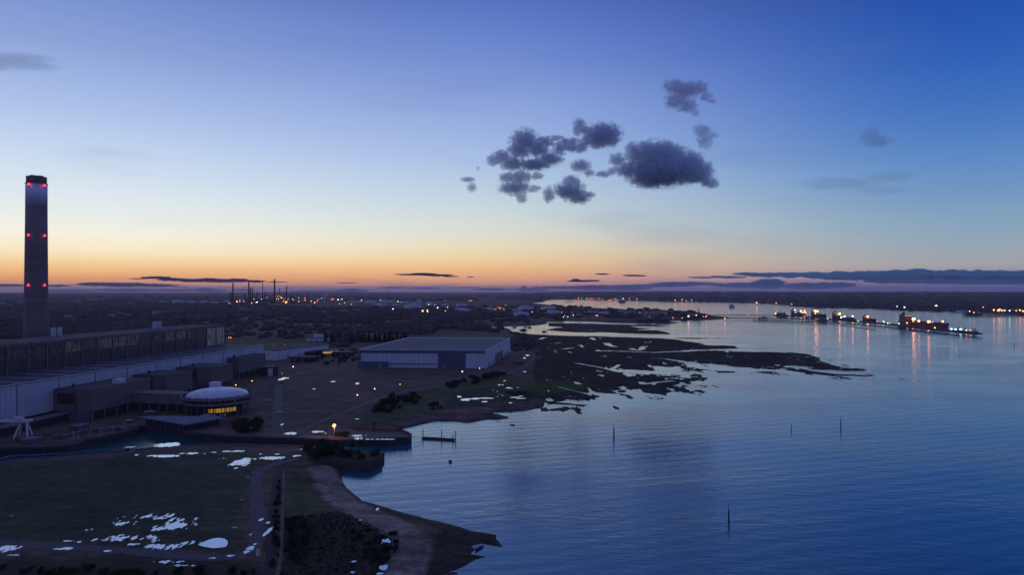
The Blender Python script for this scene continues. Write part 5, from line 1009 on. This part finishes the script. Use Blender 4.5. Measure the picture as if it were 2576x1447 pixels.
# distant city lights up the estuary
CL = [('I', [(1500,340,'o'),(1515,342,'o'),(1530,342,'y'),(1545,343,'o'),(1560,343,'o'),(1575,342,'o'),(1590,344,'y'),(1605,343,'o'),(1620,342,'o'),(1635,343,'o'),(1650,338,'r'),(1656,334,'r'),(1656,328,'r'),(1662,338,'r'),(1996,345,'y'),(2012,344,'o'),(2080,352,'w'),(2115,354,'g'),(2128,352,'o'),(2150,354,'o'),(2165,356,'o'),(2184,352,'o'),(2220,354,'o'),(2226,346,'y'),
  (2310,368,'o'),(2325,364,'o'),(2344,355,'o'),(2360,358,'o'),(2376,366,'o'),(2418,354,'o'),(2426,354,'w'),(2476,354,'o'),(2500,352,'o'),(2540,356,'o'),(2100,322,'r'),(2308,328,'r'),(1680,345,'o'),(1700,344,'o'),(1710,346,'y'),(1790,340,'o'),(2050,350,'o'),(2250,360,'o')], 3.0, 12),
 ('F', [(5,124,'w'),(38,118,'o'),(97,110,'w'),(240,108,'r'),(248,92,'r'),(244,122,'o'),(318,120,'r'),(330,114,'r'),(366,108,'r'),(423,116,'r'),(472,122,'w'),(422,122,'o'),(340,124,'o'),(290,118,'r'),(722,102,'r'),(788,152,'o'),(648,150,'o'),(900,160,'o'),(60,132,'o'),(110,128,'o'),(140,134,'y'),(180,130,'o'),(1524,118,'o'),(1842,132,'c'),(2470,120,'o'),(1500,120,'o')], 3.2, 12)]
for k_, lst, r_, hh in CL:
    for x_, y_, c_ in lst: glow(k_, x_, y_, c_, r_*(.7+.6*LMR.random()), '%s lamp of the distant town across the water' % CN[c_], 'lamp', 'lamps of the distant town (%s)' % CN[c_], hh*(2 if (y_ < 110 and k_ == 'F') else 1), 4)
# container cranes far up the estuary
def qcrane(k_, x_, yb, yt, i):
    p = P(k_, x_, yb, 2.5); hh = hgt_at(k_, yb, yt, p.y); t = empty('quay_crane', tuple(p)); tag(t, '%s faint quay crane from the left on the far horizon' % ORD[i], 'crane', 'quay cranes on the far horizon')
    for sx in (-1, 1): MB().bar((sx*hh*.14, 0, 0), (sx*hh*.12, 0, hh*.6), hh*.03, 4).build('leg', M_steel, t)
    MB().bar((-hh*.3, 0, hh*.6), (hh*.3, 0, hh*.62), hh*.03, 4).build('boom', M_steel, t); MB().bar((0, 0, hh*.6), (hh*.05, 0, hh), hh*.025, 4).build('apex_mast', M_steel, t)
for i, (x_, yt) in enumerate([(1440, 318), (1500, 302), (1528, 306), (1628, 302), (1716, 300), (1728, 304), (1742, 298), (1834, 298)]): qcrane('I', x_, 346, yt, i)
for i, (x0_, x1_, y_, h_) in enumerate([(580, 665, 134, 10), (2130, 2180, 214, 7), (1655, 1700, 182, 4), (900, 960, 165, 3)]):
    a = P('F', x0_, y_, 4); b_ = P('F', x1_, y_, 4); t = empty('shore_building', (0,0,0)); tag(t, ['long pale block among trees on the opposite shore left of centre', 'low pale shed beside the jetty on the opposite shore', 'low pale shed on the opposite shore, middle', 'low pale shed near the waterline of the opposite shore'][i], 'building'); hh = h_/2.87/F*a.y
    MB().prism([(a.x, a.y), (b_.x, a.y), (b_.x, a.y+40), (a.x, a.y+40)], a.z-4, a.z+hh).build('wall', M_tank, t); MB().prism([(a.x-2, a.y-2), (b_.x+2, a.y-2), (b_.x+2, a.y+42), (a.x-2, a.y+42)], a.z+hh, a.z+hh+2).build('roof', M_slate, t)
t = empty('moored_yacht', (0,0,0)); pr = MB(); pr.add([(-4,-1.2,1),(3,-1.2,1),(5,0,1.2),(3,1.2,1),(-4,1.2,1),(-3.5,-.7,-.3),(3,-.7,-.3),(3.6,0,-.3),(3,.7,-.3),(-3.5,.7,-.3)], [(0,1,2,3,4),(5,9,8,7,6),(0,5,6,1),(1,6,7,2),(2,7,8,3),(3,8,9,4),(4,9,5,0)]); pr.build('hull', M_hull, t); MB().bar((0,0,1),(0,0,11),.14,5).build('mast', M_steel, t); MB().box(-2,-.7,1,1.4,.7,1.8).build('cabin', M_dark, t)
for i, (x_, y_) in enumerate([(820, 458), (838, 430), (880, 432), (1016, 470), (740, 428)]):
    o = t if i == 0 else copy_tree(t); o.location = P('E', x_, y_, 0); o.rotation_euler[2] = random.random()*3; o.scale = (2.2 if i == 0 else 1.4,)*3; tag(o, ['largest dark moored yacht in the bright lagoon', 'small moored boat just behind the largest yacht', 'moored boat right of the yachts in the lagoon', 'tiny boat at the near bank of the lagoon', 'tiny boat in the left arm of the lagoon'][i], 'boat', 'boats moored in the lagoon')
# ------------------------------------------------------------------ trees
def tree_proto(name, rad, h, trunk_h, nleaf, leaf, m, seed, shape='round'):
    rr = random.Random(seed); t = empty(name, (0,0,0)); tr = MB(); tr.bar((0,0,-.5), (0,0,h*.6), .035*h, 6, .015*h)
    for k in range(6):
        a = rr.random()*6.28; z = trunk_h+rr.random()*h*.3; tr.bar((0,0,z), (math.cos(a)*rad*.6, math.sin(a)*rad*.6, z+h*.22), .015*h, 4, .006*h)
    tr.build('trunk', M_trunk, t); vs = []; fs = []
    cl = [(rr.uniform(-.55,.55)*rad, rr.uniform(-.55,.55)*rad, trunk_h+rr.uniform(.15,.85)*(h-trunk_h), rr.uniform(.3,.55)*rad) for _ in range(9)]
    for _ in range(nleaf):
        if shape == 'cone':
            z = rr.random(); r = rad*(1-z)*math.sqrt(rr.random()); a = rr.random()*6.28; p = Vector((r*math.cos(a), r*math.sin(a), trunk_h+z*(h-trunk_h)))
        else:
            c = rr.choice(cl); d = Vector((rr.gauss(0,1), rr.gauss(0,1), rr.gauss(0,1))).normalized()*c[3]*rr.random()**.4; p = Vector(c[:3])+d; p.z = max(p.z, trunk_h*.6)
        u = Vector((rr.gauss(0,1), rr.gauss(0,1), rr.gauss(0,1))).normalized(); w = u.orthogonal().normalized(); s = leaf*rr.uniform(.5, 1.3); n = len(vs); vs += [p+u*s, p+w*s*.7, p-u*s*.9, p-w*s*.8]; fs.append((n, n+1, n+2, n+3))
    MB().add(vs, fs).build('crown', m, t); return t
PR = {'tree': [tree_proto('tree', 4.2, 8.5, 1.6, 900, .42, M_leaf, s) for s in (1, 2)], 'bush': [tree_proto('bush', 2.6, 2.6, .2, 480, .30, M_bush, s) for s in (3, 4)], 'conifer': [tree_proto('conifer', 3.4, 13, .8, 700, .6, M_pine, 5, 'cone')]}
used = {}
def plant(kind, x, y, z, sc, label, group):
    k = random.randrange(len(PR[kind])); pr = PR[kind][k]
    if not used.get((kind, k)): used[(kind, k)] = 1; o = pr
    else: o = copy_tree(pr)
    o.location = (x, y, z); o.rotation_euler[2] = random.random()*6.28; o.scale = (sc*random.uniform(.9, 1.2), sc*random.uniform(.9, 1.2), sc*random.uniform(.8, 1.15)); tag(o, label, kind, group)
def scatter(kind, pts, z, n, s0, s1, label, group):
    xs = [p[0] for p in pts]; ys_ = [p[1] for p in pts]; c = 0; tries = 0
    while c < n and tries < n*60:
        tries += 1; x = random.uniform(min(xs), max(xs)); y = random.uniform(min(ys_), max(ys_))
        if sdf(np.array([x]), np.array([y]), pts)[0] > 0: plant(kind, x, y, z, random.uniform(s0, s1), label, group); c += 1
scatter('bush', PL('B 215,1180 240,1140 320,1125 440,1140 490,1170 470,1215 350,1222 250,1215', Z0), Z0, 24, 1.1, 1.6, 'dark bush in the clump on the lawn before the round building', 'bushes in the lawn clump')
scatter('tree', PL('B 260,1180 290,1150 420,1150 460,1190 380,1205', Z0), Z0, 5, .45, .65, 'small tree rising from the bush clump before the round building', 'small trees in the lawn clump')
scatter('bush', PL('B 1335,1060 1400,1000 1490,900 1560,930 1590,1040 1480,1055', 3), 2.8, 22, .9, 1.7, 'gorse bush on the green bank above the small beach', 'gorse bushes on the green bank')
scatter('bush', PL('B 1600,970 1640,915 1740,930 1760,980 1680,985', 3), 2.8, 9, .9, 1.5, 'gorse bush right of the main bush clump on the bank', 'gorse bushes right on the bank')
scatter('bush', PL('B 1810,1030 1830,985 1890,1000 1895,1030', 3), 2.6, 5, .9, 1.3, 'gorse bush near the marsh pool on the bank', 'gorse bushes near the marsh pool')
scatter('bush', PL('E 20,1000 300,930 500,880 640,860 700,880 450,940 200,1010', 3), 3, 26, .8, 1.6, 'low bush in the line between coastal track and marsh', 'bushes along the coastal track')
scatter('bush', PL('D 660,300 700,215 850,235 1000,240 1100,230 1250,262 1350,290 1300,330 1100,345 1000,330 760,320', Z0), Z0, 34, .7, 1.3, 'scrubby bush on the overgrown ground of the southern pier', 'bushes on the overgrown pier')
scatter('tree', PL('D 700,260 900,215 1010,230 1010,320 720,330', Z0), Z0, 7, .45, .7, 'small dark tree at the root of the southern pier', 'small trees at the pier root')
scatter('bush', PL('D 970,160 960,110 1060,95 1090,160', Z0), Z0, 7, .7, 1.1, 'bush lit orange by the floodlight at the north pier root', 'bushes beside the floodlight')
scatter('bush', PL('D 520,890 570,860 740,910 740,1000 640,1300 540,1300', Z0), Z0, 26, .6, 1.1, 'dark scrub bush in the rough ground behind the beach', 'scrub bushes behind the beach')
scatter('bush', PL('D 370,1350 400,700 440,420 470,430 440,800 440,1340', Z0), Z0, 30, .3, .6, 'hedge bush along the ditch between road and footpath', 'hedge bushes along the ditch')
scatter('bush', PL('D 1000,900 1500,1010 1540,1140 1430,1280 1100,1200', Z0), 3.2, 34, .3, .6, 'low shrub in the dark scrub near the spit', 'low shrubs near the spit')
scatter('bush', PL('C 0,1440 0,1390 800,1400 1700,1430 2440,1410 2440,1470 1200,1490', Z0), Z0, 30, .35, .8, 'dark bush along the bottom left edge below the loop road', 'bushes along the bottom edge')
for i in range(54):
    f = i/53; x_ = 950+f*690; p = P('B', x_, 494-(7*math.sin(i)), 2.5); plant('conifer', p.x, p.y+random.uniform(0, 26), 2.5, random.uniform(.9, 1.4), 'dark conifer in the long shelter belt left of the warehouse', 'conifers of the shelter belt')
for x_, y_ in ((1475, 340), (1210, 292), (1090, 300), (1850, 310), (680, 320)):
    p = P('A', x_, y_, 3); plant('tree', p.x, p.y, 2.5, 2.2, 'large lone dark tree standing in the open fields', 'lone trees in the fields')
for i in range(24):
    p = P('B', random.uniform(700, 1230), random.uniform(600, 665), Z0); plant('bush', p.x, p.y, Z0, random.uniform(.8, 1.6), 'dark bush in the fenced yard between the workshop and the warehouse', 'bushes in the fenced yard')
for i in range(16):
    p = P('E', random.uniform(700, 960), random.uniform(560, 690), 2); plant('bush', p.x, p.y, 2.2, random.uniform(.9, 1.8), 'dark bush on the marsh edge right of the warehouse', 'bushes right of the warehouse')
for pr_l in PR.values():
    for k_i, pr in enumerate(pr_l):
        pass
# fence round the brown plot
t = empty('site_fence', (0,0,0)); tag(t, 'dark post fence along the coastal track', 'fence'); fp = PL('B 1100,1180 1250,1060 1400,975 1600,905 1800,866 2040,822', Z0)
for i in range(len(fp)-1):
    a, b_ = Vector(fp[i]), Vector(fp[i+1]); MB().bar((*a, Z0+1.3), (*b_, Z0+1.3), .06, 4).build('rail', M_steel, t)
    for j in range(12): q = a.lerp(b_, j/12); MB().bar((*q, Z0-.2), (*q, Z0+1.7), .07, 4).build('post', M_steel, t)
t = empty('quay_railing', (0,0,0)); tag(t, 'thin railing along the north quay edge', 'railing'); fp = BASIN[9:15]
for i in range(len(fp)-1):
    a, b_ = Vector(fp[i]), Vector(fp[i+1]); n = Vector((-(b_-a).y, (b_-a).x)).normalized()*.5
    MB().bar((*(a+n), Z0+1.1), (*(b_+n), Z0+1.1), .05, 4).build('rail', M_clad3, t)
    for j in range(9): q = a.lerp(b_, j/9)+n; MB().bar((*q, Z0), (*q, Z0+1.1), .06, 4).build('post', M_clad3, t)

# far woodland read as one mass
def wood(name, n, xr, yr, rad, seed, test, label):
    r = np.random.default_rng(seed); bm = bmesh.new(); bmesh.ops.create_icosphere(bm, subdivisions=2, radius=1); bv = np.array([v.co[:] for v in bm.verts]); bf = np.array([[v.index for v in f.verts] for f in bm.faces]); bm.free()
    tx_ = r.uniform(xr[0], xr[1], n); y = 1/r.uniform(1/yr[1], 1/yr[0], n); x = tx_*y; k = test(x, y); x = x[k]; y = y[k]; m_ = len(x)
    z, _, _ = height(x, y); z = z+drop(x, y); rr = rad[0]+rad[1]*y*r.uniform(.6, 1.3, m_)
    V_ = bv[None]*(1+r.uniform(-.33, .33, (m_, len(bv)))[:, :, None]); V_ = V_*(rr[:, None]*np.stack([r.uniform(.8, 1.5, m_), r.uniform(.8, 1.5, m_), r.uniform(.7, 1.2, m_)], 1))[:, None, :] if False else V_*(np.stack([r.uniform(.8, 1.6, m_)*rr, r.uniform(.8, 1.6, m_)*rr, np.minimum(rr, 8)*r.uniform(.35, .95, m_)], 1))[:, None, :]
    V_ = V_+np.stack([x, y, z+np.minimum(rr, 9)*.25], 1)[:, None, :]; Fx = bf[None]+(np.arange(m_)*len(bv))[:, None, None]
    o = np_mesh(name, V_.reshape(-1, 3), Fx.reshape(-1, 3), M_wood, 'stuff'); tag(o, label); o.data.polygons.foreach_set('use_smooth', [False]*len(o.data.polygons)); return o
ROOM = [PL('B 480,480 1000,480 1000,600 480,640', 2), PL('B 1210,430 2100,430 2100,800 1210,800', 2), PL('E 0,440 720,500 720,700 0,700', 2), PL('B 720,470 1000,430 1010,520 750,560', 2)]
def inland(x, y):
    d = sdf(x, y, MAIN); ok = (d > 22) & (y > 900) & ~((x > -60) & (y < 1050)) & ((y > 1230) | (x > -300))
    for p in ROOM: ok &= sdf(x, y, p) < -2
    f = fbm(x, y, 230, 4, 21)+fbm(x*.5, y, 60, 3, 22)*.5; rq = np.random.default_rng(4).random(len(x)); ok &= (f < .02) | (rq < .10); ok &= ~((x/y > -.01) & (x/y < .5) & (y > 1450) & (y < 3400)) | (rq < .30); ok &= ~((x/y > -.30) & (x/y <= -.01) & (y > 2600) & (y < 4700)) | (rq < .38)
    tankzone = (y > 1900) & (y < 5200) & (np.abs(x/y-.17) < .13); ok &= ~(tankzone & (y < 2700) & (fbm(x, y, 120, 3, 71) > -.05))
    ref = (y > 3000) & (x/y > -.36) & (x/y < .06) & (y < 5600); ok &= ~ref | (y < 3500)
    return ok
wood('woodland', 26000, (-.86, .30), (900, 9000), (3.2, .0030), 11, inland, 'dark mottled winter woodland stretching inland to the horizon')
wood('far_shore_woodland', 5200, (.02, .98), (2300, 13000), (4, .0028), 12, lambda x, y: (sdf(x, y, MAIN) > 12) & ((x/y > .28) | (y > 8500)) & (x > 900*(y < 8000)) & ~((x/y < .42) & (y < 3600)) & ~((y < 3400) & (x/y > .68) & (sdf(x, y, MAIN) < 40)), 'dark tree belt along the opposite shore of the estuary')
# rough marsh vegetation
def tufts(name, poly_test, n, xr, yr, h, m, label, seed):
    r = np.random.default_rng(seed); x = r.uniform(*xr, n); y = r.uniform(*yr, n); k = poly_test(x, y); x = x[k]; y = y[k]; z, _, _ = height(x, y); k = z > .2; x = x[k]; y = y[k]; z = z[k]; m_ = len(x)
    a = r.uniform(0, 3.14, m_); w = r.uniform(.5, 1.4, m_)*h; hh = r.uniform(.4, 1.0, m_)*h
    c, s_ = np.cos(a)*w, np.sin(a)*w
    V_ = np.stack([np.stack([x-c, y-s_, z-.1], 1), np.stack([x+c, y+s_, z-.1], 1), np.stack([x+c*.6, y+s_*.6, z+hh], 1), np.stack([x-c*.6, y-s_*.6, z+hh*.8], 1)], 1)
    o = np_mesh(name, V_.reshape(-1, 3), np.arange(m_*4).reshape(-1, 4), m, 'stuff'); tag(o, label); return o
tufts('marsh_grass', lambda x, y: np.max([sdf(x, y, p) for p in MARSH[:2]], 0) > 10, 30000, (-20, 520), (430, 1500), .55, foliage('marsh_plants', (.022,.018,.014), (.05,.042,.026)), 'dark salt marsh plants covering the mudflats', 5)
scr = [COVER[2][0]]
tufts('scrub_grass', lambda x, y: sdf(x, y, scr[0]) > 1, 16000, (-140, 60), (190, 330), .5, M_bush, 'dark rough scrub between footpath and beach', 6)

# ------------------------------------------------------------------ clouds (soft volumes)
def cloud(name, puffs, k_, dist, dens, label, thick=.7, colr=(.84,.91,1.0), nscale=1.0, soft=.42, cat='cloud', group=None, namp=.80, gsz=1.27, voxel=None, ab=None):
    s = CR[k_][2]*1.5497; ctr = [sum(p[0] for p in puffs)/len(puffs), sum(p[1] for p in puffs)/len(puffs)]
    u, v = uv(k_, *ctr); O = at(u, v, dist); P3 = []
    kx = dist/F/s
    for (x, y, rx, ry) in puffs:
        c = at(*uv(k_, x, y), dist); g_ = gsz; P3.append((c-O, rx*kx*g_, (max(rx, ry)*kx*thick if rx < 3*ry else ry*kx*2.2)*g_, ry*kx*g_))
    bm = bmesh.new()
    for c, a, b_, d in P3:
        r_ = bmesh.ops.create_icosphere(bm, subdivisions=3, radius=1)
        for vv in r_['verts']: vv.co = Vector((vv.co.x*a*1.32, vv.co.y*b_*1.32, vv.co.z*d*1.32))+c
    me = bpy.data.meshes.new(name); bm.to_mesh(me); bm.free(); o = bpy.data.objects.new(name, me); COL.objects.link(o); o.location = O
    mod = o.modifiers.new('remesh', 'REMESH'); mod.mode = 'VOXEL'; mod.voxel_size = voxel or min(d for _, _, _, d in P3)*.30
    dg = bpy.context.evaluated_depsgraph_get(); m2 = bpy.data.meshes.new_from_object(o.evaluated_get(dg)); o.modifiers.clear(); o.data = m2; m2.name = name; bpy.data.meshes.remove(me)
    m = bpy.data.materials.new(name+'_vapour'); m.use_nodes = True; t = m.node_tree; t.nodes.clear(); out = t.nodes.new('ShaderNodeOutputMaterial')
    tc = t.nodes.new('ShaderNodeTexCoord'); d = None
    base = max(a for _, a, _, _ in P3); sm = min(max(a_, d_) for _, a_, _, d_ in P3)
    nsz = sorted(d_ for _, _, _, d_ in P3)[len(P3)//2]
    nz = t.nodes.new('ShaderNodeTexNoise'); nz.inputs['Scale'].default_value = (1.45 if dist < 9000 else .95)/nsz*nscale; nz.inputs['Detail'].default_value = 7; nz.inputs['Roughness'].default_value = .72; nz.inputs['Distortion'].default_value = .4; t.links.new(tc.outputs['Object'], nz.inputs[0])
    flat = any(rx > 3.2*ry for _, _, rx, ry in puffs)
    if flat:
        mp = t.nodes.new('ShaderNodeMapping'); mp.inputs['Scale'].default_value = (.35, .35, 1.3); t.links.new(tc.outputs['Object'], mp.inputs[0]); t.links.new(mp.outputs[0], nz.inputs[0])
    for c, a, b_, dd in P3:
        sb_ = t.nodes.new('ShaderNodeVectorMath'); sb_.operation = 'SUBTRACT'; t.links.new(tc.outputs['Object'], sb_.inputs[0]); sb_.inputs[1].default_value = c
        dv_ = t.nodes.new('ShaderNodeVectorMath'); dv_.operation = 'DIVIDE'; t.links.new(sb_.outputs[0], dv_.inputs[0]); dv_.inputs[1].default_value = (a*1.1, b_*1.1, dd*1.1)
        ln = t.nodes.new('ShaderNodeVectorMath'); ln.operation = 'LENGTH'; t.links.new(dv_.outputs[0], ln.inputs[0]); q = ln.outputs['Value']
        if d is None: d = q
        else:
            n = t.nodes.new('ShaderNodeMath'); n.operation = 'SMOOTH_MIN'; t.links.new(d, n.inputs[0]); t.links.new(q, n.inputs[1]); n.inputs[2].default_value = .25; d = n.outputs[0]
    e = mth(t, 'ADD', d, mth(t, 'MULTIPLY', mth(t, 'SUBTRACT', nz.outputs[0], .50), namp*3.4))
    f = mrange(t, e, 1.0, 1.0-soft, 0, 1, True)
    pv = t.nodes.new('ShaderNodeVolumePrincipled'); pv.inputs['Color'].default_value = (*colr, 1); pv.inputs['Anisotropy'].default_value = 0
    t.links.new(mth(t, 'MULTIPLY', f, dens/nsz*(.40 if dist < 9000 else 1)), pv.inputs['Density']); t.links.new(pv.outputs[0], out.inputs['Volume'])
    m2.materials.clear(); m2.materials.append(m); tag(o, label, cat, group); return o
if True:
    CD = 3000
    cloud('cloud', [(1990,180,80,45),(2080,215,100,60),(2185,200,70,50),(2255,265,50,35),(2305,305,36,20),(2010,300,80,60),(2100,345,70,50),(2170,400,30,28)], 'L', CD, 2.6, 'highest hooked grey cloud at the upper right of the group', colr=(.88,.90,1.0))
    cloud('cloud', [(2225,560,64,50),(2250,640,55,55),(2320,590,40,25)], 'L', CD, 2.2, 'small round grey cloud below the hooked one at the right')
    cloud('cloud', [(1700,750,95,80),(1850,770,160,100),(2000,740,80,65),(1900,880,250,110),(2080,860,140,105),(1520,800,62,48),(1600,880,85,48),(2220,880,85,60),(2285,990,70,40),(1800,965,140,55),(1480,890,40,30),(1640,700,50,40),(1760,690,60,40),(1920,690,50,38),(2150,800,60,50),(2180,940,110,45)], 'L', CD, 3.6, 'largest dark cumulus cloud at the right of the group', namp=.72)
    cloud('cloud', [(1400,590,115,78),(1480,600,55,65),(1350,660,60,40),(1200,500,48,38),(1245,550,60,30),(1300,590,60,40),(1270,640,60,36),(1180,560,30,40)], 'L', CD, 3.6, 'dark cloud with a ragged left horn above the middle of the group')
    cloud('cloud', [(740,640,95,75),(700,715,85,60),(850,700,85,65),(560,780,65,55),(640,830,85,45),(820,840,115,36),(950,790,85,46),(1040,700,60,55),(1010,615,50,22),(1150,645,50,25),(1200,700,60,36),(1090,650,60,26),(1130,690,60,40),(900,650,70,40),(480,800,50,40)], 'L', CD, 3.4, 'wide ragged cloud at the left of the group', namp=.92)
    cloud('cloud', [(600,950,65,42),(700,950,85,52),(655,1035,105,46),(710,1110,45,48),(850,935,48,28),(820,1040,50,25)], 'L', CD, 2.8, 'torn cloud below the wide ragged one at lower left', namp=.92)
    cloud('cloud', [(1130,985,65,50),(1120,1060,112,58),(1190,1110,90,48),(1275,1090,50,22),(945,1090,42,55)], 'L', CD, 3.6, 'compact dark cloud lowest in the middle of the group')
    cloud('cloud', [(1210,850,70,42),(1280,910,40,28),(1400,918,55,22)], 'L', CD, 2.0, 'thin wispy cloud between the lowest and the largest one', namp=.92)
    cloud('cloud', [(265,965,50,18),(300,1030,34,34),(350,870,16,14)], 'L', CD, 1.3, 'tiny wisp of cloud at the far left of the group', namp=.9)
    cloud('cloud', [(2190,345,24,20),(2212,355,26,13),(2195,325,12,12)], 'U', CD, .6, 'faint small cloud alone on the right of the sky', namp=.9)
    cloud('cloud', [(40,150,80,14),(90,168,60,8),(-20,158,60,16)], 'U', CD, .28, 'faint thin mauve cloud at the left frame edge', namp=.5, colr=(.5,.45,.55))
    cloud('cloud', [(2110,462,90,14),(2220,478,60,10),(2240,445,55,12)], 'U', CD, .14, 'faint veil of cloud in the right middle sky', namp=.6)
    # low cloud on the skyline, beyond the haze
    LD = 40000; gB = 'low clouds along the skyline'
    rb = random.Random(9)
    bankp = [(420,228,120,7),(600,226,110,9),(520,222,80,6)]
    for k in range(26):
        x_ = 700+k*78; top = 190-16*min(1, max(0, (x_-1300)/400)); ry = 15+22*min(1, max(0, (x_-700)/1200)); bankp += [(x_, top+ry*.9+rb.uniform(-3, 6), 70+rb.random()*40, ry*rb.uniform(.75, 1.0))]
    bankp += [(1900,250,420,20),(2300,252,420,24),(2600,250,300,24),(1500,235,300,14)]
    cloud('cloud_bank', bankp, 'R', LD, 7, 'long thick dark cloud bank over the right skyline', soft=.35, namp=.44, gsz=1.0, colr=(.34,.80,.86), group=gB)
    cloud('cloud_bank', [(300,270,240,14),(700,280,260,18),(860,272,110,34),(1150,286,220,22),(1300,280,160,20),(150,282,240,12)], 'R', LD+1500, 3.2, 'paler lower cloud bank below the thick one at the right', soft=.5, namp=.35, colr=(.42,.74,.88), group=gB, gsz=1.05)
    cloud('cloud_bank', [(2050,206,90,9),(2150,204,90,8),(2028,196,36,9)], 'I', LD, 4, 'flat dark cloud just right of centre on the skyline', soft=.5, namp=.4, colr=(.35,.33,.5), group=gB, gsz=1.05)
    cloud('cloud_bank', [(2250,148,60,6),(2215,150,30,3)], 'I', LD, 3, 'small flat cloud above and right of centre skyline', soft=.5, namp=.4, colr=(.35,.33,.5), group=gB, gsz=1.05)
    cloud('cloud_bank', [(2500,160,80,7),(2560,162,60,6)], 'I', LD, 3.5, 'thin flat cloud left of the thick bank', soft=.5, namp=.4, colr=(.35,.33,.5), group=gB, gsz=1.05)
    cloud('cloud_bank', [(640,152,130,7),(740,149,110,11),(880,158,120,9),(980,168,70,5)], 'I', LD, 4.5, 'long lens shaped dark cloud over the middle skyline', soft=.5, namp=.4, colr=(.30,.26,.36), group=gB, gsz=1.05)
    cloud('cloud_bank', [(110,221,100,3.5)], 'I', LD, 3, 'thin dark streak left of the lens shaped cloud', soft=.5, namp=.3, colr=(.35,.28,.36), group=gB, gsz=1.05)
    cloud('cloud_bank', [(1148,173,32,3.5)], 'I', LD, 3, 'tiny dark streak right of the lens shaped cloud', soft=.5, namp=.3, colr=(.35,.28,.36), group=gB, gsz=1.05)
    cloud('cloud_bank', [(1000,252,80,4),(1120,244,110,9),(1240,258,110,11),(1400,265,130,12),(1490,263,90,14),(1600,267,110,13),(1700,265,100,13),(1840,272,60,9),(1980,276,90,4)], 'N', LD, 5.5, 'long ragged dark cloud streak behind the refinery stacks', soft=.5, namp=.45, colr=(.32,.27,.38), group=gB, gsz=1.05)
    cloud('cloud_bank', [(60,300,150,10),(400,302,120,9),(700,292,160,14),(900,296,190,16),(1120,300,160,12),(1300,309,80,4)], 'N', LD+800, 3.0, 'mauve cloud bank low above the left skyline', soft=.6, namp=.5, colr=(.45,.38,.48), group=gB, gsz=1.05)
    cloud('cloud_bank', [(1250,335,200,12),(1470,330,70,14),(1500,338,160,12),(1750,336,80,10),(2250,345,220,10),(2500,340,160,12),(900,335,260,14),(500,338,260,12)], 'N', LD+2500, 2.2, 'pale lumpy cloud tops right on the left skyline', soft=.6, namp=.5, colr=(.60,.50,.60), group=gB, gsz=1.05)
    cloud('cloud_bank', [(500,262,130,9),(760,265,160,10),(1100,262,180,6),(1320,275,160,12),(1590,262,30,18),(1650,280,160,14),(150,278,90,10),(1900,262,260,14),(2200,262,240,22),(2450,262,200,24)], 'I', LD+2500, 2.0, 'pale cloud haze with a small peak over the middle skyline', soft=.6, namp=.45, colr=(.55,.48,.62), group=gB, gsz=1.05)
    # steam
    gP = 'steam plumes of the refinery'
    for lab, pf in (('tall white steam plume at the right of the refinery', [(1968,330,8,14),(1968,305,12,20),(1972,275,16,24),(1985,250,16,20)]), ('white steam drifting right of the first stack', [(1125,322,14,12),(1145,308,16,14),(1165,300,14,12)]), ('steam rising between the middle stacks', [(1300,300,10,12),(1318,280,12,16),(1335,258,12,14),(1290,255,14,8)]),
                    ('steam left of the brightest lamps in the refinery', [(1575,310,8,10),(1588,290,10,14),(1602,272,8,12)]), ('small steam puff beside the second stack', [(1195,262,8,18),(1218,325,12,12)])):
        p = P('H', pf[0][0], 350, 2); cloud('steam_plume', pf, 'H', p.y-60, 2.0, lab, soft=.9, namp=.5, colr=(.95,.95,.98), cat='steam', group=gP, gsz=1.1)

# ------------------------------------------------------------------ haze
HZ = MB(); HZ.box(-30000, -900, -70, 30000, 29500, 212); o = HZ.build('haze', mat('tmp', (1,1,1), var=0)); o['kind'] = 'stuff'
m = bpy.data.materials.new('haze_air'); m.use_nodes = True; t = m.node_tree; t.nodes.clear(); out = t.nodes.new('ShaderNodeOutputMaterial'); pv = t.nodes.new('ShaderNodeVolumePrincipled')
pv.inputs['Color'].default_value = (1,.84,.98,1); pv.inputs['Density'].default_value = 3.6e-5; pv.inputs['Anisotropy'].default_value = .1; t.links.new(pv.outputs[0], out.inputs['Volume']); m.cycles.homogeneous_volume = True if hasattr(m.cycles, 'homogeneous_volume') else False
o.data.materials.clear(); o.data.materials.append(m)
